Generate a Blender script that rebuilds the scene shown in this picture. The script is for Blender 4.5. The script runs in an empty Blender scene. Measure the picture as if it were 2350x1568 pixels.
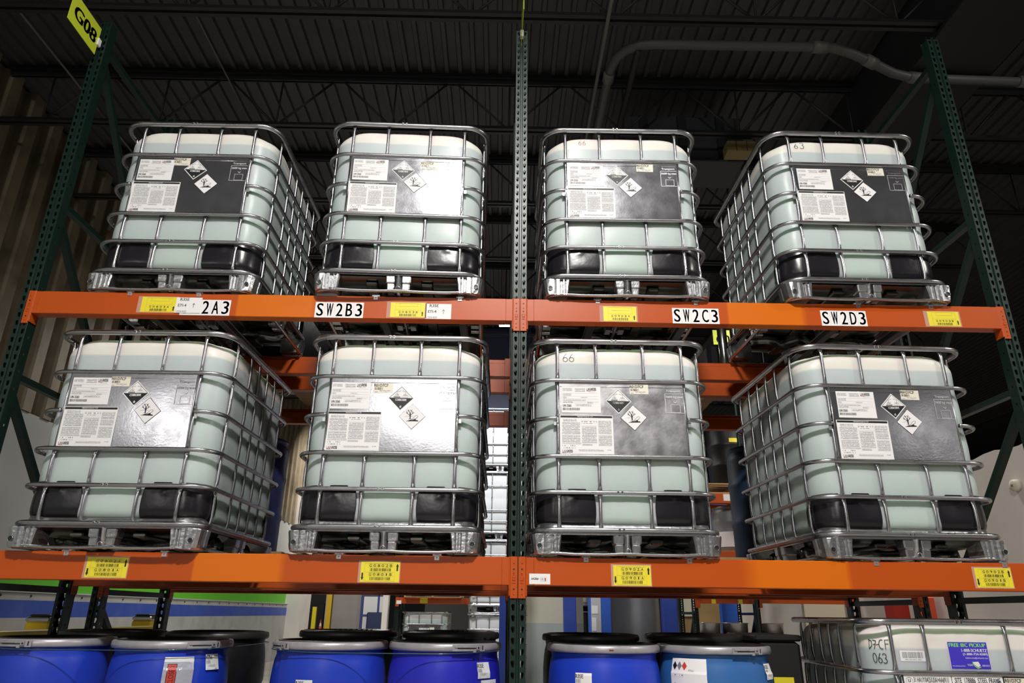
import bpy, math, random
from math import sin, cos, pi, radians
from mathutils import Vector, Matrix
random.seed(7)
SC = bpy.context.scene
COL = SC.collection

# ------------------------------------------------------------------ camera
cam_d = bpy.data.cameras.new('camera'); cam = bpy.data.objects.new('camera', cam_d); COL.objects.link(cam)
SC.camera = cam
F_PX, PITCH, YAW, ROLL = 1611.173, radians(21.2093), radians(0.64177), radians(0.68401)
cam.location = (-0.0848, -3.7026, 1.1628)
_f = Vector((sin(YAW)*cos(PITCH), cos(YAW)*cos(PITCH), sin(PITCH)))
_r0 = Vector((cos(YAW), -sin(YAW), 0)); _u0 = _r0.cross(_f)
_r = cos(ROLL)*_r0 + sin(ROLL)*_u0; _u = -sin(ROLL)*_r0 + cos(ROLL)*_u0
cam.rotation_euler = Matrix((( _r.x, _u.x, -_f.x), (_r.y, _u.y, -_f.y), (_r.z, _u.z, -_f.z))).to_euler()
cam_d.sensor_width = 36; cam_d.lens = 36*F_PX/2350; cam_d.clip_end = 200

# ------------------------------------------------------------------ view, world, lamps
SC.view_settings.view_transform = 'Standard'; SC.view_settings.look = 'None'
SC.view_settings.exposure = 0.0; SC.view_settings.gamma = 1.0
SC.view_settings.use_curve_mapping = False
SC.cycles.max_bounces = 7; SC.cycles.diffuse_bounces = 3; SC.cycles.glossy_bounces = 3
SC.cycles.transparent_max_bounces = 16; SC.cycles.caustics_reflective = False; SC.cycles.caustics_refractive = False
SC.cycles.sample_clamp_indirect = 4.0
w = bpy.data.worlds.new('world'); SC.world = w; w.use_nodes = True
w.node_tree.nodes['Background'].inputs[0].default_value = (0.9, 0.92, 0.95, 1)
w.node_tree.nodes['Background'].inputs[1].default_value = 0.006

def area(name, loc, target, sx, sy, power, col=(1, 0.97, 0.93), spread=180):
    l = bpy.data.lights.new(name, 'AREA'); l.shape = 'RECTANGLE'; l.size = sx; l.size_y = sy
    l.energy = power; l.color = col; l.spread = radians(spread)
    o = bpy.data.objects.new(name, l); COL.objects.link(o); o.location = loc
    d = Vector(target) - Vector(loc); o.rotation_euler = d.to_track_quat('-Z', 'Y').to_euler()
    return o
# high bay lamp above the camera, then unseen lights added for glare and fill
area('aisle_and_added_light', (0.1, -4.5, 6.3), (0.1, -3.2, 1.0), 0.6, 0.35, 400, (1, 0.97, 0.93), 150)
area('aisle_and_added_light', (-12.4, -21.2, 6.5), (0, 0, 2), 1.6, 0.9, 150)  # unseen, added to put glare on the leftmost lower plate
area('aisle_and_added_light', (16.1, -20.0, 6.5), (0, 0, 2), 1.6, 0.8, 36)  # unseen, added for the glare low on the rightmost lower plate
area('aisle_and_added_light', (-2.4, -16.8, 6.5), (0, 0, 2), 1.9, 1.0, 290)  # unseen, added to brighten the lower plate left of the centre upright
area('aisle_and_added_light', (8.0, -3.0, 6.3), (2.0, -1.5, 1.5), 0.7, 0.4, 110, (1, 0.97, 0.9), 150)  # unseen fill, added to brighten the tank sides facing right
area('aisle_and_added_light', (-8.0, -7.5, 6.3), (-2.0, -1.5, 1.5), 0.7, 0.4, 110, (1, 0.97, 0.9), 150)  # unseen fill from the other end, added for tank sides facing left
# lights for the rest of the warehouse, some of them unseen and added
area('hall_and_added_light', (-3.6, 8.5, 6.0), (-3.6, 8.5, 0), 1.2, 0.5, 190, (1, 0.95, 0.86), 150)
area('hall_and_added_light', (4.4, 4.6, 5.9), (4.6, 6.6, 0), 0.9, 0.5, 110, (1, 0.93, 0.86), 140)  # unseen, shifted and raised to light the steel pans
area('hall_and_added_light', (-0.4, 6.3, 5.9), (-0.2, 9.4, 0.0), 0.8, 0.5, 105, (0.93, 0.96, 1), 130)
area('hall_and_added_light', (2.5, 13.5, 6.0), (2.5, 16, 0), 1.6, 0.8, 230, (1, 0.95, 0.88), 150)
area('hall_and_added_light', (-4.0, 15.5, 6.0), (-4.5, 20, 0), 1.6, 0.8, 190, (1, 0.95, 0.88), 150)

area('hall_and_added_light', (-11.0, 38, 6.0), (-12, 44, 0), 3.0, 1.5, 330, (1, 0.95, 0.88), 160)  # unseen, added so that the far end with the cones is lit
# ------------------------------------------------------------------ materials
MATS = {}
def mat(name, col, rough=0.5, metal=0.0, spec=0.5, emit=None, bump=None, mottle=None, aniso=0, alpha=None, sss=None, rnoise=None):
    """bump=(scale, strength) ; mottle=(scale, col2, amount) ; rnoise=(scale, lo, hi)"""
    if name in MATS: return MATS[name]
    m = bpy.data.materials.new(name); m.use_nodes = True; nt = m.node_tree; b = nt.nodes['Principled BSDF']
    b.inputs['Base Color'].default_value = (*col, 1); b.inputs['Roughness'].default_value = rough
    b.inputs['Metallic'].default_value = metal; b.inputs['Specular IOR Level'].default_value = spec
    if aniso: b.inputs['Anisotropic'].default_value = aniso
    if emit: b.inputs['Emission Color'].default_value = (*emit[0], 1); b.inputs['Emission Strength'].default_value = emit[1]
    if sss:
        b.inputs['Subsurface Weight'].default_value = sss[0]; b.inputs['Subsurface Radius'].default_value = sss[1]
        b.inputs['Subsurface Scale'].default_value = sss[2]
    tc = nt.nodes.new('ShaderNodeTexCoord')
    if bump:
        n = nt.nodes.new('ShaderNodeTexNoise'); n.inputs['Scale'].default_value = bump[0]; n.inputs['Detail'].default_value = 3
        bp = nt.nodes.new('ShaderNodeBump'); bp.inputs['Strength'].default_value = bump[1]; bp.inputs['Distance'].default_value = 0.01
        nt.links.new(tc.outputs['Object'], n.inputs['Vector']); nt.links.new(n.outputs['Fac'], bp.inputs['Height'])
        nt.links.new(bp.outputs['Normal'], b.inputs['Normal'])
    if mottle:
        n = nt.nodes.new('ShaderNodeTexNoise'); n.inputs['Scale'].default_value = mottle[0]; n.inputs['Detail'].default_value = 5
        r = nt.nodes.new('ShaderNodeMapRange'); r.inputs[1].default_value = 0.45; r.inputs[2].default_value = 0.7
        r.inputs[4].default_value = mottle[2]
        x = nt.nodes.new('ShaderNodeMixRGB'); x.inputs[1].default_value = (*col, 1); x.inputs[2].default_value = (*mottle[1], 1)
        nt.links.new(tc.outputs['Object'], n.inputs['Vector']); nt.links.new(n.outputs['Fac'], r.inputs[0])
        nt.links.new(r.outputs[0], x.inputs[0]); nt.links.new(x.outputs[0], b.inputs['Base Color'])
    if rnoise:
        n = nt.nodes.new('ShaderNodeTexNoise'); n.inputs['Scale'].default_value = rnoise[0]; n.inputs['Detail'].default_value = 6
        r = nt.nodes.new('ShaderNodeMapRange'); r.inputs[1].default_value = 0.3; r.inputs[2].default_value = 0.7
        r.inputs[3].default_value = rnoise[1]; r.inputs[4].default_value = rnoise[2]
        nt.links.new(tc.outputs['Object'], n.inputs['Vector']); nt.links.new(n.outputs['Fac'], r.inputs[0])
        nt.links.new(r.outputs[0], b.inputs['Roughness'])
    MATS[name] = m
    return m

def tank_material(name, liquid, cream, level, soft=0.006, green=(0.49, 0.585, 0.535)):
    m = mat(name, cream, 0.38, 0, 0.35, sss=(0.65, (0.35, 1.0, 0.5), 0.055))
    nt = m.node_tree; b = nt.nodes['Principled BSDF']
    tc = nt.nodes.new('ShaderNodeTexCoord'); sp = nt.nodes.new('ShaderNodeSeparateXYZ')
    mr = nt.nodes.new('ShaderNodeMapRange'); mr.inputs[1].default_value = level-soft; mr.inputs[2].default_value = level+soft
    mr2 = nt.nodes.new('ShaderNodeMapRange'); mr2.inputs[1].default_value = 0.05; mr2.inputs[2].default_value = level
    mx0 = nt.nodes.new('ShaderNodeMixRGB'); mx0.inputs[1].default_value = (*green, 1); mx0.inputs[2].default_value = (*liquid, 1)
    mx = nt.nodes.new('ShaderNodeMixRGB'); mx.inputs[2].default_value = (*cream, 1)
    nt.links.new(tc.outputs['Object'], sp.inputs[0]); nt.links.new(sp.outputs['Z'], mr.inputs[0]); nt.links.new(sp.outputs['Z'], mr2.inputs[0])
    nt.links.new(mr2.outputs[0], mx0.inputs[0]); nt.links.new(mx0.outputs[0], mx.inputs[1])
    nt.links.new(mr.outputs[0], mx.inputs[0]); nt.links.new(mx.outputs[0], b.inputs['Base Color'])
    return m

def print_material(name, scale_x=220, row=0.0052, dens=0.52):
    """white paper with rows of unreadable fine print"""
    m = mat(name, (0.84, 0.82, 0.82), 0.65, 0, 0.2)
    nt = m.node_tree; b = nt.nodes['Principled BSDF']
    tc = nt.nodes.new('ShaderNodeTexCoord'); sp = nt.nodes.new('ShaderNodeSeparateXYZ'); nt.links.new(tc.outputs['Object'], sp.inputs[0])
    d = nt.nodes.new('ShaderNodeMath'); d.operation = 'DIVIDE'; d.inputs[1].default_value = row; nt.links.new(sp.outputs['Z'], d.inputs[0])
    fr = nt.nodes.new('ShaderNodeMath'); fr.operation = 'FRACT'; nt.links.new(d.outputs[0], fr.inputs[0])
    fl = nt.nodes.new('ShaderNodeMath'); fl.operation = 'FLOOR'; nt.links.new(d.outputs[0], fl.inputs[0])
    lt = nt.nodes.new('ShaderNodeMath'); lt.operation = 'LESS_THAN'; lt.inputs[1].default_value = 0.5; nt.links.new(fr.outputs[0], lt.inputs[0])
    cb = nt.nodes.new('ShaderNodeCombineXYZ'); nt.links.new(sp.outputs['X'], cb.inputs[0]); nt.links.new(fl.outputs[0], cb.inputs[1])
    mp = nt.nodes.new('ShaderNodeMapping'); mp.inputs['Scale'].default_value = (scale_x, 3.7, 1); nt.links.new(cb.outputs[0], mp.inputs[0])
    n = nt.nodes.new('ShaderNodeTexNoise'); n.inputs['Scale'].default_value = 1; n.inputs['Detail'].default_value = 1; nt.links.new(mp.outputs[0], n.inputs['Vector'])
    g = nt.nodes.new('ShaderNodeMath'); g.operation = 'LESS_THAN'; g.inputs[1].default_value = dens; nt.links.new(n.outputs['Fac'], g.inputs[0])
    mu = nt.nodes.new('ShaderNodeMath'); mu.operation = 'MULTIPLY'; nt.links.new(lt.outputs[0], mu.inputs[0]); nt.links.new(g.outputs[0], mu.inputs[1])
    mx = nt.nodes.new('ShaderNodeMixRGB'); mx.inputs[1].default_value = (0.84, 0.82, 0.82, 1); mx.inputs[2].default_value = (0.25, 0.25, 0.27, 1)
    nt.links.new(mu.outputs[0], mx.inputs[0]); nt.links.new(mx.outputs[0], b.inputs['Base Color'])
    return m

M_TANK = tank_material('milky_plastic_with_liquid', (0.55, 0.61, 0.62), (0.80, 0.785, 0.72), 1.026)
M_TANKW = mat('milky_plastic_empty', (0.78, 0.80, 0.80), 0.38, 0, 0.4)
M_TANKF = tank_material('milky_plastic_far', (0.52, 0.62, 0.62), (0.72, 0.73, 0.70), 1.0)
M_GALV = mat('galvanised_tube', (0.50, 0.50, 0.52), 0.28, 1.0, rnoise=(8, 0.24, 0.34))
M_FOOT = mat('pressed_zinc_steel', (0.56, 0.56, 0.57), 0.30, 0.95, bump=(45, 0.22), mottle=(30, (0.45, 0.45, 0.46), 0.6))
M_SHEET = mat('zinc_tray_sheet', (0.15, 0.16, 0.145), 0.26, 1.0, bump=(5, 0.35))
M_PLATE = mat('brushed_zinc_plate', (0.36, 0.36, 0.385), 0.20, 0.90, rnoise=(9, 0.17, 0.24), bump=(90, 0.02))
M_PLATEW = mat('weathered_zinc_plate', (0.52, 0.51, 0.53), 0.33, 0.95, mottle=(7, (0.30, 0.27, 0.26), 0.8), rnoise=(9, 0.28, 0.45), bump=(60, 0.04))
M_GUARD = mat('black_edge_guard', (0.012, 0.011, 0.014), 0.27, 0, 0.5, bump=(9, 0.25))
M_BLACK = mat('matte_black', (0.008, 0.008, 0.008), 0.6)
M_ORANGE = mat('orange_beam_paint', (0.47, 0.072, 0.005), 0.38, 0, 0.4, bump=(60, 0.02), mottle=(14, (0.43, 0.063, 0.005), 0.5))
M_GREEN = mat('green_upright_paint', (0.0055, 0.0185, 0.0135), 0.38, 0, 0.4, bump=(70, 0.03))
M_WHITE = mat('white_paper', (0.84, 0.82, 0.82), 0.6, 0, 0.25)
M_CREAM = mat('cream_sticker', (0.80, 0.75, 0.62), 0.45)
M_YEL = mat('yellow_label', (0.83, 0.70, 0.03), 0.42)
M_LIME = mat('fluorescent_yellow_sign', (0.62, 0.72, 0.04), 0.45)
M_INK = mat('black_ink', (0.012, 0.012, 0.014), 0.45)
M_GREY = mat('grey_ink', (0.20, 0.20, 0.21), 0.5)
M_LGREY = mat('light_grey_ink', (0.5, 0.5, 0.52), 0.5)
M_RED = mat('red_ink', (0.62, 0.05, 0.03), 0.5)
M_PRINT = print_material('fine_print', 300, 0.0050, 0.60)
M_PRINT2 = print_material('sparse_print', 130, 0.011, 0.48)
M_SLEEVE = mat('clear_plastic_sleeve', (0.55, 0.30, 0.24), 0.15, 0, 0.6)
M_CLIP = mat('zinc_clip', (0.55, 0.55, 0.57), 0.35, 0.8)
M_EMB = mat('emboss_highlight', (0.72, 0.72, 0.74), 0.5, 0.5)  # highlights of the embossed mark, put into a lighter colour
M_BAR = mat('dull_galvanised_bar', (0.16, 0.16, 0.16), 0.45, 0.8)
M_BLUE = mat('blue_drum_plastic', (0.012, 0.045, 0.50), 0.38, 0, 0.4, bump=(12, 0.05), mottle=(6, (0.03, 0.05, 0.42), 0.4))
M_BLUEV = mat('violet_blue_drum_plastic', (0.022, 0.022, 0.48), 0.38, 0, 0.4, bump=(12, 0.05))
M_BLUEL = mat('faded_blue_drum_plastic', (0.030, 0.125, 0.36), 0.45, 0, 0.35, bump=(12, 0.05))
M_NAVY = mat('navy_drum_plastic', (0.020, 0.045, 0.10), 0.45, 0, 0.35)
M_NAVYV = mat('dark_blue_steel_drum', (0.03, 0.045, 0.16), 0.4, 0, 0.4)
M_BDRUM = mat('black_drum_plastic', (0.010, 0.010, 0.010), 0.4, 0, 0.4)
M_LID = mat('black_drum_lid', (0.018, 0.017, 0.018), 0.38, 0, 0.4)
M_RING = mat('grey_clamp_ring', (0.42, 0.40, 0.43), 0.35, 0.35, mottle=(18, (0.30, 0.28, 0.29), 0.6))
M_RINGK = mat('black_clamp_ring', (0.03, 0.03, 0.03), 0.4, 0.2)
M_CEIL = mat('roof_deck_steel', (0.075, 0.077, 0.08), 0.55, 0.2, mottle=(3, (0.06, 0.06, 0.06), 0.6))
M_JOIST = mat('dark_joist_paint', (0.022, 0.022, 0.025), 0.5)
M_GIRD = mat('dark_roof_girder', (0.018, 0.018, 0.02), 0.6)
M_SIDING = mat('tan_corrugated_siding', (0.24, 0.195, 0.13), 0.55, 0.1, mottle=(2.5, (0.10, 0.08, 0.05), 0.8))
M_PANEL = mat('pale_grey_wall_panel', (0.42, 0.43, 0.42), 0.6)
M_CONC = mat('concrete_block_wall', (0.36, 0.36, 0.35), 0.75, bump=(20, 0.1), mottle=(3, (0.26, 0.26, 0.26), 0.7))
M_BSTR = mat('blue_wall_stripe', (0.035, 0.075, 0.36), 0.45, mottle=(4, (0.07, 0.11, 0.36), 0.6))
M_GSTR = mat('green_wall_stripe', (0.10, 0.42, 0.02), 0.55)
M_FLOOR = mat('concrete_floor', (0.34, 0.31, 0.27), 0.45, mottle=(2, (0.24, 0.22, 0.19), 0.8))
M_WWALL = mat('white_insulated_wall', (0.74, 0.70, 0.65), 0.65, mottle=(2, (0.62, 0.57, 0.50), 0.5))
M_BEIGE = mat('beige_wall', (0.62, 0.58, 0.44), 0.6)
M_GGREY = mat('grey_green_wall', (0.42, 0.46, 0.42), 0.6)
M_PVC = mat('grey_pvc_pipe', (0.085, 0.085, 0.08), 0.5)
M_COUP = mat('pipe_coupling', (0.13, 0.13, 0.12), 0.45)
M_WOOD = mat('pallet_wood', (0.42, 0.27, 0.13), 0.7, mottle=(6, (0.30, 0.18, 0.08), 0.6))
M_BOLL = mat('yellow_bollard', (0.75, 0.50, 0.02), 0.4)
M_OLIVE = mat('dark_yellow_rail', (0.38, 0.30, 0.02), 0.5)
M_CHROME = mat('chrome_cap', (0.7, 0.68, 0.62), 0.2, 1.0)
M_RACKBLUE = mat('deep_blue_paint', (0.02, 0.05, 0.28), 0.4)
M_BRBLUE = mat('bright_blue_paint', (0.03, 0.12, 0.55), 0.4)
M_DGREY = mat('dark_grey_board', (0.25, 0.23, 0.22), 0.6)
M_SILO = mat('grey_tank_plastic', (0.22, 0.22, 0.23), 0.4)
M_CARD = mat('brown_cardboard', (0.32, 0.20, 0.08), 0.8)
M_STEEL = mat('polished_steel', (0.60, 0.57, 0.58), 0.3, 0.75)
M_CONE = mat('orange_cone', (0.85, 0.10, 0.03), 0.5)
M_REDP = mat('red_paint', (0.50, 0.03, 0.02), 0.45)
M_DUCT = mat('blue_grey_panel', (0.05, 0.06, 0.12), 0.5)
M_LAMP = mat('lamp_diffuser', (1, 1, 1), 0.5, emit=((1, 0.98, 0.95), 14))
M_STK_B = mat('purple_blue_sticker', (0.06, 0.04, 0.55), 0.4)
M_STK_G = mat('green_ink', (0.25, 0.80, 0.12), 0.5)
M_PCH = mat('clear_pouch_plastic', (0.46, 0.44, 0.52), 0.22, 0, 0.6, bump=(22, 0.8))
def film_material():
    m = bpy.data.materials.new('stretch_film'); m.use_nodes = True; nt = m.node_tree; nt.nodes.clear()
    o = nt.nodes.new('ShaderNodeOutputMaterial'); t = nt.nodes.new('ShaderNodeBsdfTransparent'); g = nt.nodes.new('ShaderNodeBsdfGlossy')
    t.inputs[0].default_value = (0.93, 0.96, 0.96, 1); g.inputs['Roughness'].default_value = 0.12
    mx = nt.nodes.new('ShaderNodeMixShader'); mx.inputs[0].default_value = 0.035
    nt.links.new(t.outputs[0], mx.inputs[1]); nt.links.new(g.outputs[0], mx.inputs[2]); nt.links.new(mx.outputs[0], o.inputs[0])
    return m
M_FILM = film_material()
M_FILME = mat('rolled_film_edge', (0.03, 0.08, 0.10), 0.15, 0, 0.7)

# ------------------------------------------------------------------ mesh building
class MB:
    def __init__(s): s.v = []; s.f = []; s.m = []; s.s = []; s.mats = []
    def slot(s, m):
        if m not in s.mats: s.mats.append(m)
        return s.mats.index(m)
    def add(s, vs, fs, m, smooth=False):
        k = len(s.v); i = s.slot(m); s.v.extend(tuple(p) for p in vs)
        for f in fs: s.f.append(tuple(a+k for a in f)); s.m.append(i); s.s.append(smooth)
    def box(s, x0, x1, y0, y1, z0, z1, m, M=None):
        vs = [(x, y, z) for z in (z0, z1) for y in (y0, y1) for x in (x0, x1)]
        if M is not None: vs = [M @ Vector(p) for p in vs]
        s.add(vs, [(0, 2, 3, 1), (4, 5, 7, 6), (0, 1, 5, 4), (2, 6, 7, 3), (0, 4, 6, 2), (1, 3, 7, 5)], m)
    def bbox(s, x0, x1, y0, y1, z0, z1, m, b=0.004):
        """box with chamfered vertical and horizontal edges"""
        loops = []
        for z, i in ((z0, b), (z0+b, 0), (z1-b, 0), (z1, b)):
            a0, a1, c0, c1 = x0+i, x1-i, y0+i, y1-i
            loops.append([(a0+b, c0, z), (a1-b, c0, z), (a1, c0+b, z), (a1, c1-b, z), (a1-b, c1, z), (a0+b, c1, z), (a0, c1-b, z), (a0, c0+b, z)])
        s.loft(loops, m, cap=True)
    def loft(s, loops, m, closed=True, cap=False, smooth=False):
        n = len(loops[0]); vs = [p for l in loops for p in l]; fs = []
        for j in range(len(loops)-1):
            for i in range(n if closed else n-1):
                a = j*n+i; b = j*n+(i+1) % n; fs.append((a, b, b+n, a+n))
        if cap: fs.append(tuple(range(n-1, -1, -1))); fs.append(tuple(range((len(loops)-1)*n, len(loops)*n)))
        s.add(vs, fs, m, smooth)
    def tube(s, pts, r, m, n=8, closed=False, cap=True, rs=None, flat=None):
        """rs: list of (ru, rv) per point"""
        P = [Vector(p) for p in pts]; N = len(P); loops = []; up = None
        for i in range(N):
            if closed: t = (P[(i+1) % N]-P[i-1]).normalized()
            else: t = (P[min(i+1, N-1)]-P[max(i-1, 0)]).normalized()
            if up is None:
                up = Vector((0, 0, 1)) if abs(t.z) < 0.9 else Vector((0, -1, 0))
            u = up - t*up.dot(t)
            if u.length < 1e-4: u = Vector((1, 0, 0)) - t*t.x
            u.normalize(); v = t.cross(u); up = u
            ru, rv = rs[i] if rs else (r, r)
            loops.append([P[i]+u*(ru*cos(2*pi*k/n))+v*(rv*sin(2*pi*k/n)) for k in range(n)])
        if closed: loops.append(loops[0])
        s.loft(loops, m, cap=(cap and not closed), smooth=True)
    def cyl(s, c0, c1, r, m, n=12, r1=None):
        s.tube([c0, c1], r, m, n, rs=[(r, r), (r if r1 is None else r1,)*2])
    def lathe(s, prof, c, m, n=32, cap=True):
        loops = [[(c[0]+r*cos(2*pi*k/n), c[1]+r*sin(2*pi*k/n), c[2]+z) for k in range(n)] for r, z in prof]
        s.loft(loops, m, cap=cap, smooth=True)
    def mesh(s, name):
        me = bpy.data.meshes.new(name); me.from_pydata(s.v, [], s.f)
        for m in s.mats: me.materials.append(m)
        me.polygons.foreach_set('material_index', s.m); me.polygons.foreach_set('use_smooth', s.s)
        me.update()
        return me
    def build(s, name, parent=None, loc=(0, 0, 0), rz=0, label=None):
        return link(name, s.mesh(name), parent, loc, rz, label)

def link(name, me, parent=None, loc=(0, 0, 0), rz=0, label=None):
    o = bpy.data.objects.new(name, me); COL.objects.link(o); o.location = loc; o.rotation_euler = (0, 0, rz)
    if parent: o.parent = parent
    if label: o['label'] = label
    return o
def tag(o, label, cat, group=None, kind=None):
    if label: o['label'] = label
    if cat: o['category'] = cat
    if group: o['group'] = group
    if kind: o['kind'] = kind
    return o
def thing(name, label, cat, loc=(0, 0, 0), rz=0, group=None):
    o = bpy.data.objects.new(name, None); COL.objects.link(o); o.location = loc; o.rotation_euler = (0, 0, rz)
    o.empty_display_size = 0.1
    return tag(o, label, cat, group)
def struct(name, mb, label=None):
    o = mb.build(name); o['kind'] = 'structure'
    if label: o['label'] = label
    return o
def kids(o): return [c for c in bpy.data.objects if c.parent == o]
CH = {}
def dup(root, loc, rz, label, skip=()):
    r = root.copy(); COL.objects.link(r); r.location = loc; r.rotation_euler = (0, 0, rz); r['label'] = label
    for c in CH[root.name]:
        if c.name.split('.')[0] in skip: continue
        d = c.copy(); COL.objects.link(d); d.parent = r
        for g in CH.get(c.name, []):
            e = g.copy(); COL.objects.link(e); e.parent = d
    return r

# ------------------------------------------------------------------ lettering
_TXT = {}
def glyphs(body):
    if body in _TXT: return _TXT[body]
    cu = bpy.data.curves.new('lettering', 'FONT'); cu.body = body; cu.size = 1; cu.resolution_u = 3
    o = bpy.data.objects.new('lettering', cu); COL.objects.link(o)
    dg = bpy.context.evaluated_depsgraph_get(); me = o.evaluated_get(dg).to_mesh()
    vs = [(v.co.x, v.co.y) for v in me.vertices]; fs = [tuple(p.vertices) for p in me.polygons]
    o.evaluated_get(dg).to_mesh_clear(); bpy.data.objects.remove(o); bpy.data.curves.remove(cu)
    _TXT[body] = (vs, fs); return vs, fs
class Flat:
    """flat printed matter in the x-z plane facing -y; fn maps (x, z, offset) to space"""
    def __init__(s, fn=None, base=0.0): s.curved = fn is not None; s.mb = MB(); s.fn = fn or (lambda x, z, d: (x, -d, z)); s.base = base
    def _p(s, x, z, l): return s.fn(x, z, s.base+l*0.0005)
    def poly(s, pts, m, l=1): s.mb.add([s._p(x, z, l) for x, z in pts], [tuple(range(len(pts)))], m)
    def rect(s, x0, x1, z0, z1, m, l=1, nx=1):
        nz = 1
        if s.curved: nx = max(nx, int(abs(x1-x0)/.012)+1); nz = int(abs(z1-z0)/.012)+1
        for i in range(nx):
            a = x0+(x1-x0)*i/nx; b = x0+(x1-x0)*(i+1)/nx
            for j in range(nz):
                c = z0+(z1-z0)*j/nz; d = z0+(z1-z0)*(j+1)/nz
                s.poly([(a, c), (b, c), (b, d), (a, d)], m, l)
    def card(s, x0, x1, z0, z1, m, t=0.0008):
        """sheet with a thickness"""
        P = [(x0, z0), (x1, z0), (x1, z1), (x0, z1)]
        a = [s.fn(x, z, s.base-t) for x, z in P]; b = [s.fn(x, z, s.base) for x, z in P]
        s.mb.add(a+b, [(4, 5, 6, 7), (3, 2, 1, 0), (0, 1, 5, 4), (1, 2, 6, 5), (2, 3, 7, 6), (3, 0, 4, 7)], m)
    def frame(s, x0, x1, z0, z1, w, m, l=1):
        s.rect(x0, x1, z0, z0+w, m, l); s.rect(x0, x1, z1-w, z1, m, l); s.rect(x0, x0+w, z0, z1, m, l); s.rect(x1-w, x1, z0, z1, m, l)
    def text(s, body, x0, x1, z0, z1, m, l=2, rot=0, bold=0):
        vs, fs = glyphs(body)
        xs = [v[0] for v in vs]; ys = [v[1] for v in vs]; a, b, c, d = min(xs), max(xs), min(ys), max(ys)
        cx, cz = (x0+x1)/2, (z0+z1)/2; w, h = x1-x0, z1-z0
        if body in ('1', 'I', '-'): w *= .45; bold *= .8
        for off in ([0] if not bold else [-bold, 0, bold]):
            P = []
            for x, y in vs:
                u = (x-a)/(b-a)-0.5; v = (y-c)/(d-c)-0.5
                u *= (h if rot in (90, -90) else w); v *= (w if rot in (90, -90) else h); u += off
                if rot == 90: u, v = -v, u
                elif rot == -90: u, v = v, -u
                elif rot: u, v = u*cos(radians(rot))-v*sin(radians(rot)), u*sin(radians(rot))+v*cos(radians(rot))
                P.append(s._p(cx+u, cz+v, l))
            s.mb.add(P, fs, m)
    def stroke(s, pts, w, m, l=2):
        for (xa, za), (xb, zb) in zip(pts[:-1], pts[1:]):
            L = math.hypot(xb-xa, zb-za) or 1; nx, nz = -(zb-za)/L*w/2, (xb-xa)/L*w/2; ex, ez = (xb-xa)/L*w*.3, (zb-za)/L*w*.3
            s.poly([(xa-ex+nx, za-ez+nz), (xa-ex-nx, za-ez-nz), (xb+ex-nx, zb+ez-nz), (xb+ex+nx, zb+ez+nz)], m, l)
    def barcode(s, x0, x1, z0, z1, m, n=34, seed=1, l=2):
        r = random.Random(seed); x = x0; u = (x1-x0)/n/1.9
        while x < x1-u:
            b = u*r.choice((1, 1, 2)); s.rect(x, min(x+b, x1), z0, z1, m, l); x += b+u*r.choice((1, 1, 2))
    def build(s, name, parent, loc=(0, 0, 0), rz=0, label=None): return s.mb.build(name, parent, loc, rz, label)
def arrow(F, x, z0, z1, w, m, up=True, l=2):
    h = (z1-z0)*0.42
    if up: F.rect(x-w*.28, x+w*.28, z0, z1-h, m, l); F.poly([(x-w/2, z1-h), (x+w/2, z1-h), (x, z1)], m, l)
    else: F.rect(x-w*.28, x+w*.28, z0+h, z1, m, l); F.poly([(x-w/2, z0+h), (x, z0), (x+w/2, z0+h)], m, l)

# ================================================================== LIQUID CONTAINERS
ZT, Z5, Z4, Z3, Z2, Z1 = 1.149, 0.9192, 0.705, 0.5005, 0.3124, 0.124
HW, DEP = 0.487, 1.15
def rrect(hx, y0, y1, r, n=7):
    pts = []
    for cx, cy, a0 in ((hx-r, y0+r, -90), (hx-r, y1-r, 0), (-hx+r, y1-r, 90), (-hx+r, y0+r, 180)):
        for k in range(n+1):
            a = radians(a0+90*k/n); pts.append((cx+r*cos(a), cy+r*sin(a)))
    return pts
def hoop(z, r, name, squash=1.0, crimp=True, opened=False):
    mb = MB(); pts = []
    base = rrect(HW, -0.008, DEP+0.008, 0.125, 8)
    for i, (x, y) in enumerate(base):
        pts.append((x, y, z))
    if opened:
        k = next(i for i, p in enumerate(pts) if p[0] < 0 and p[1] < 0.0 and p[0] > -HW+.13) if False else None
        front = [p for p in pts if p[1] < -0.0079]
        xr = max(p[0] for p in front); n_ = len(pts)
        # the list starts on the front right corner arc and ends on the front left one
        run = [(.352, -0.008, z), (.358, -0.008, z)]+pts[0:]+[(-.358, -0.008, z), (-.352, -0.008, z)]
        mb.tube(run, r, M_GALV, 10, closed=False)
    else: mb.tube(pts, r, M_GALV, 10, closed=True, rs=[(r*squash, r)]*len(pts))
    if crimp:
        for dx in (-0.042, -0.02):
            mb.bbox(dx-0.006, dx+0.006, -0.010-r, -0.006, z-r*.62, z+r*.62, M_FOOT, 0.002)
            mb.box(dx-0.0025, dx+0.0025, -0.0106-r, -0.006, z-r*.3, z+r*.3, M_INK)
    return mb.mesh(name)
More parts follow.
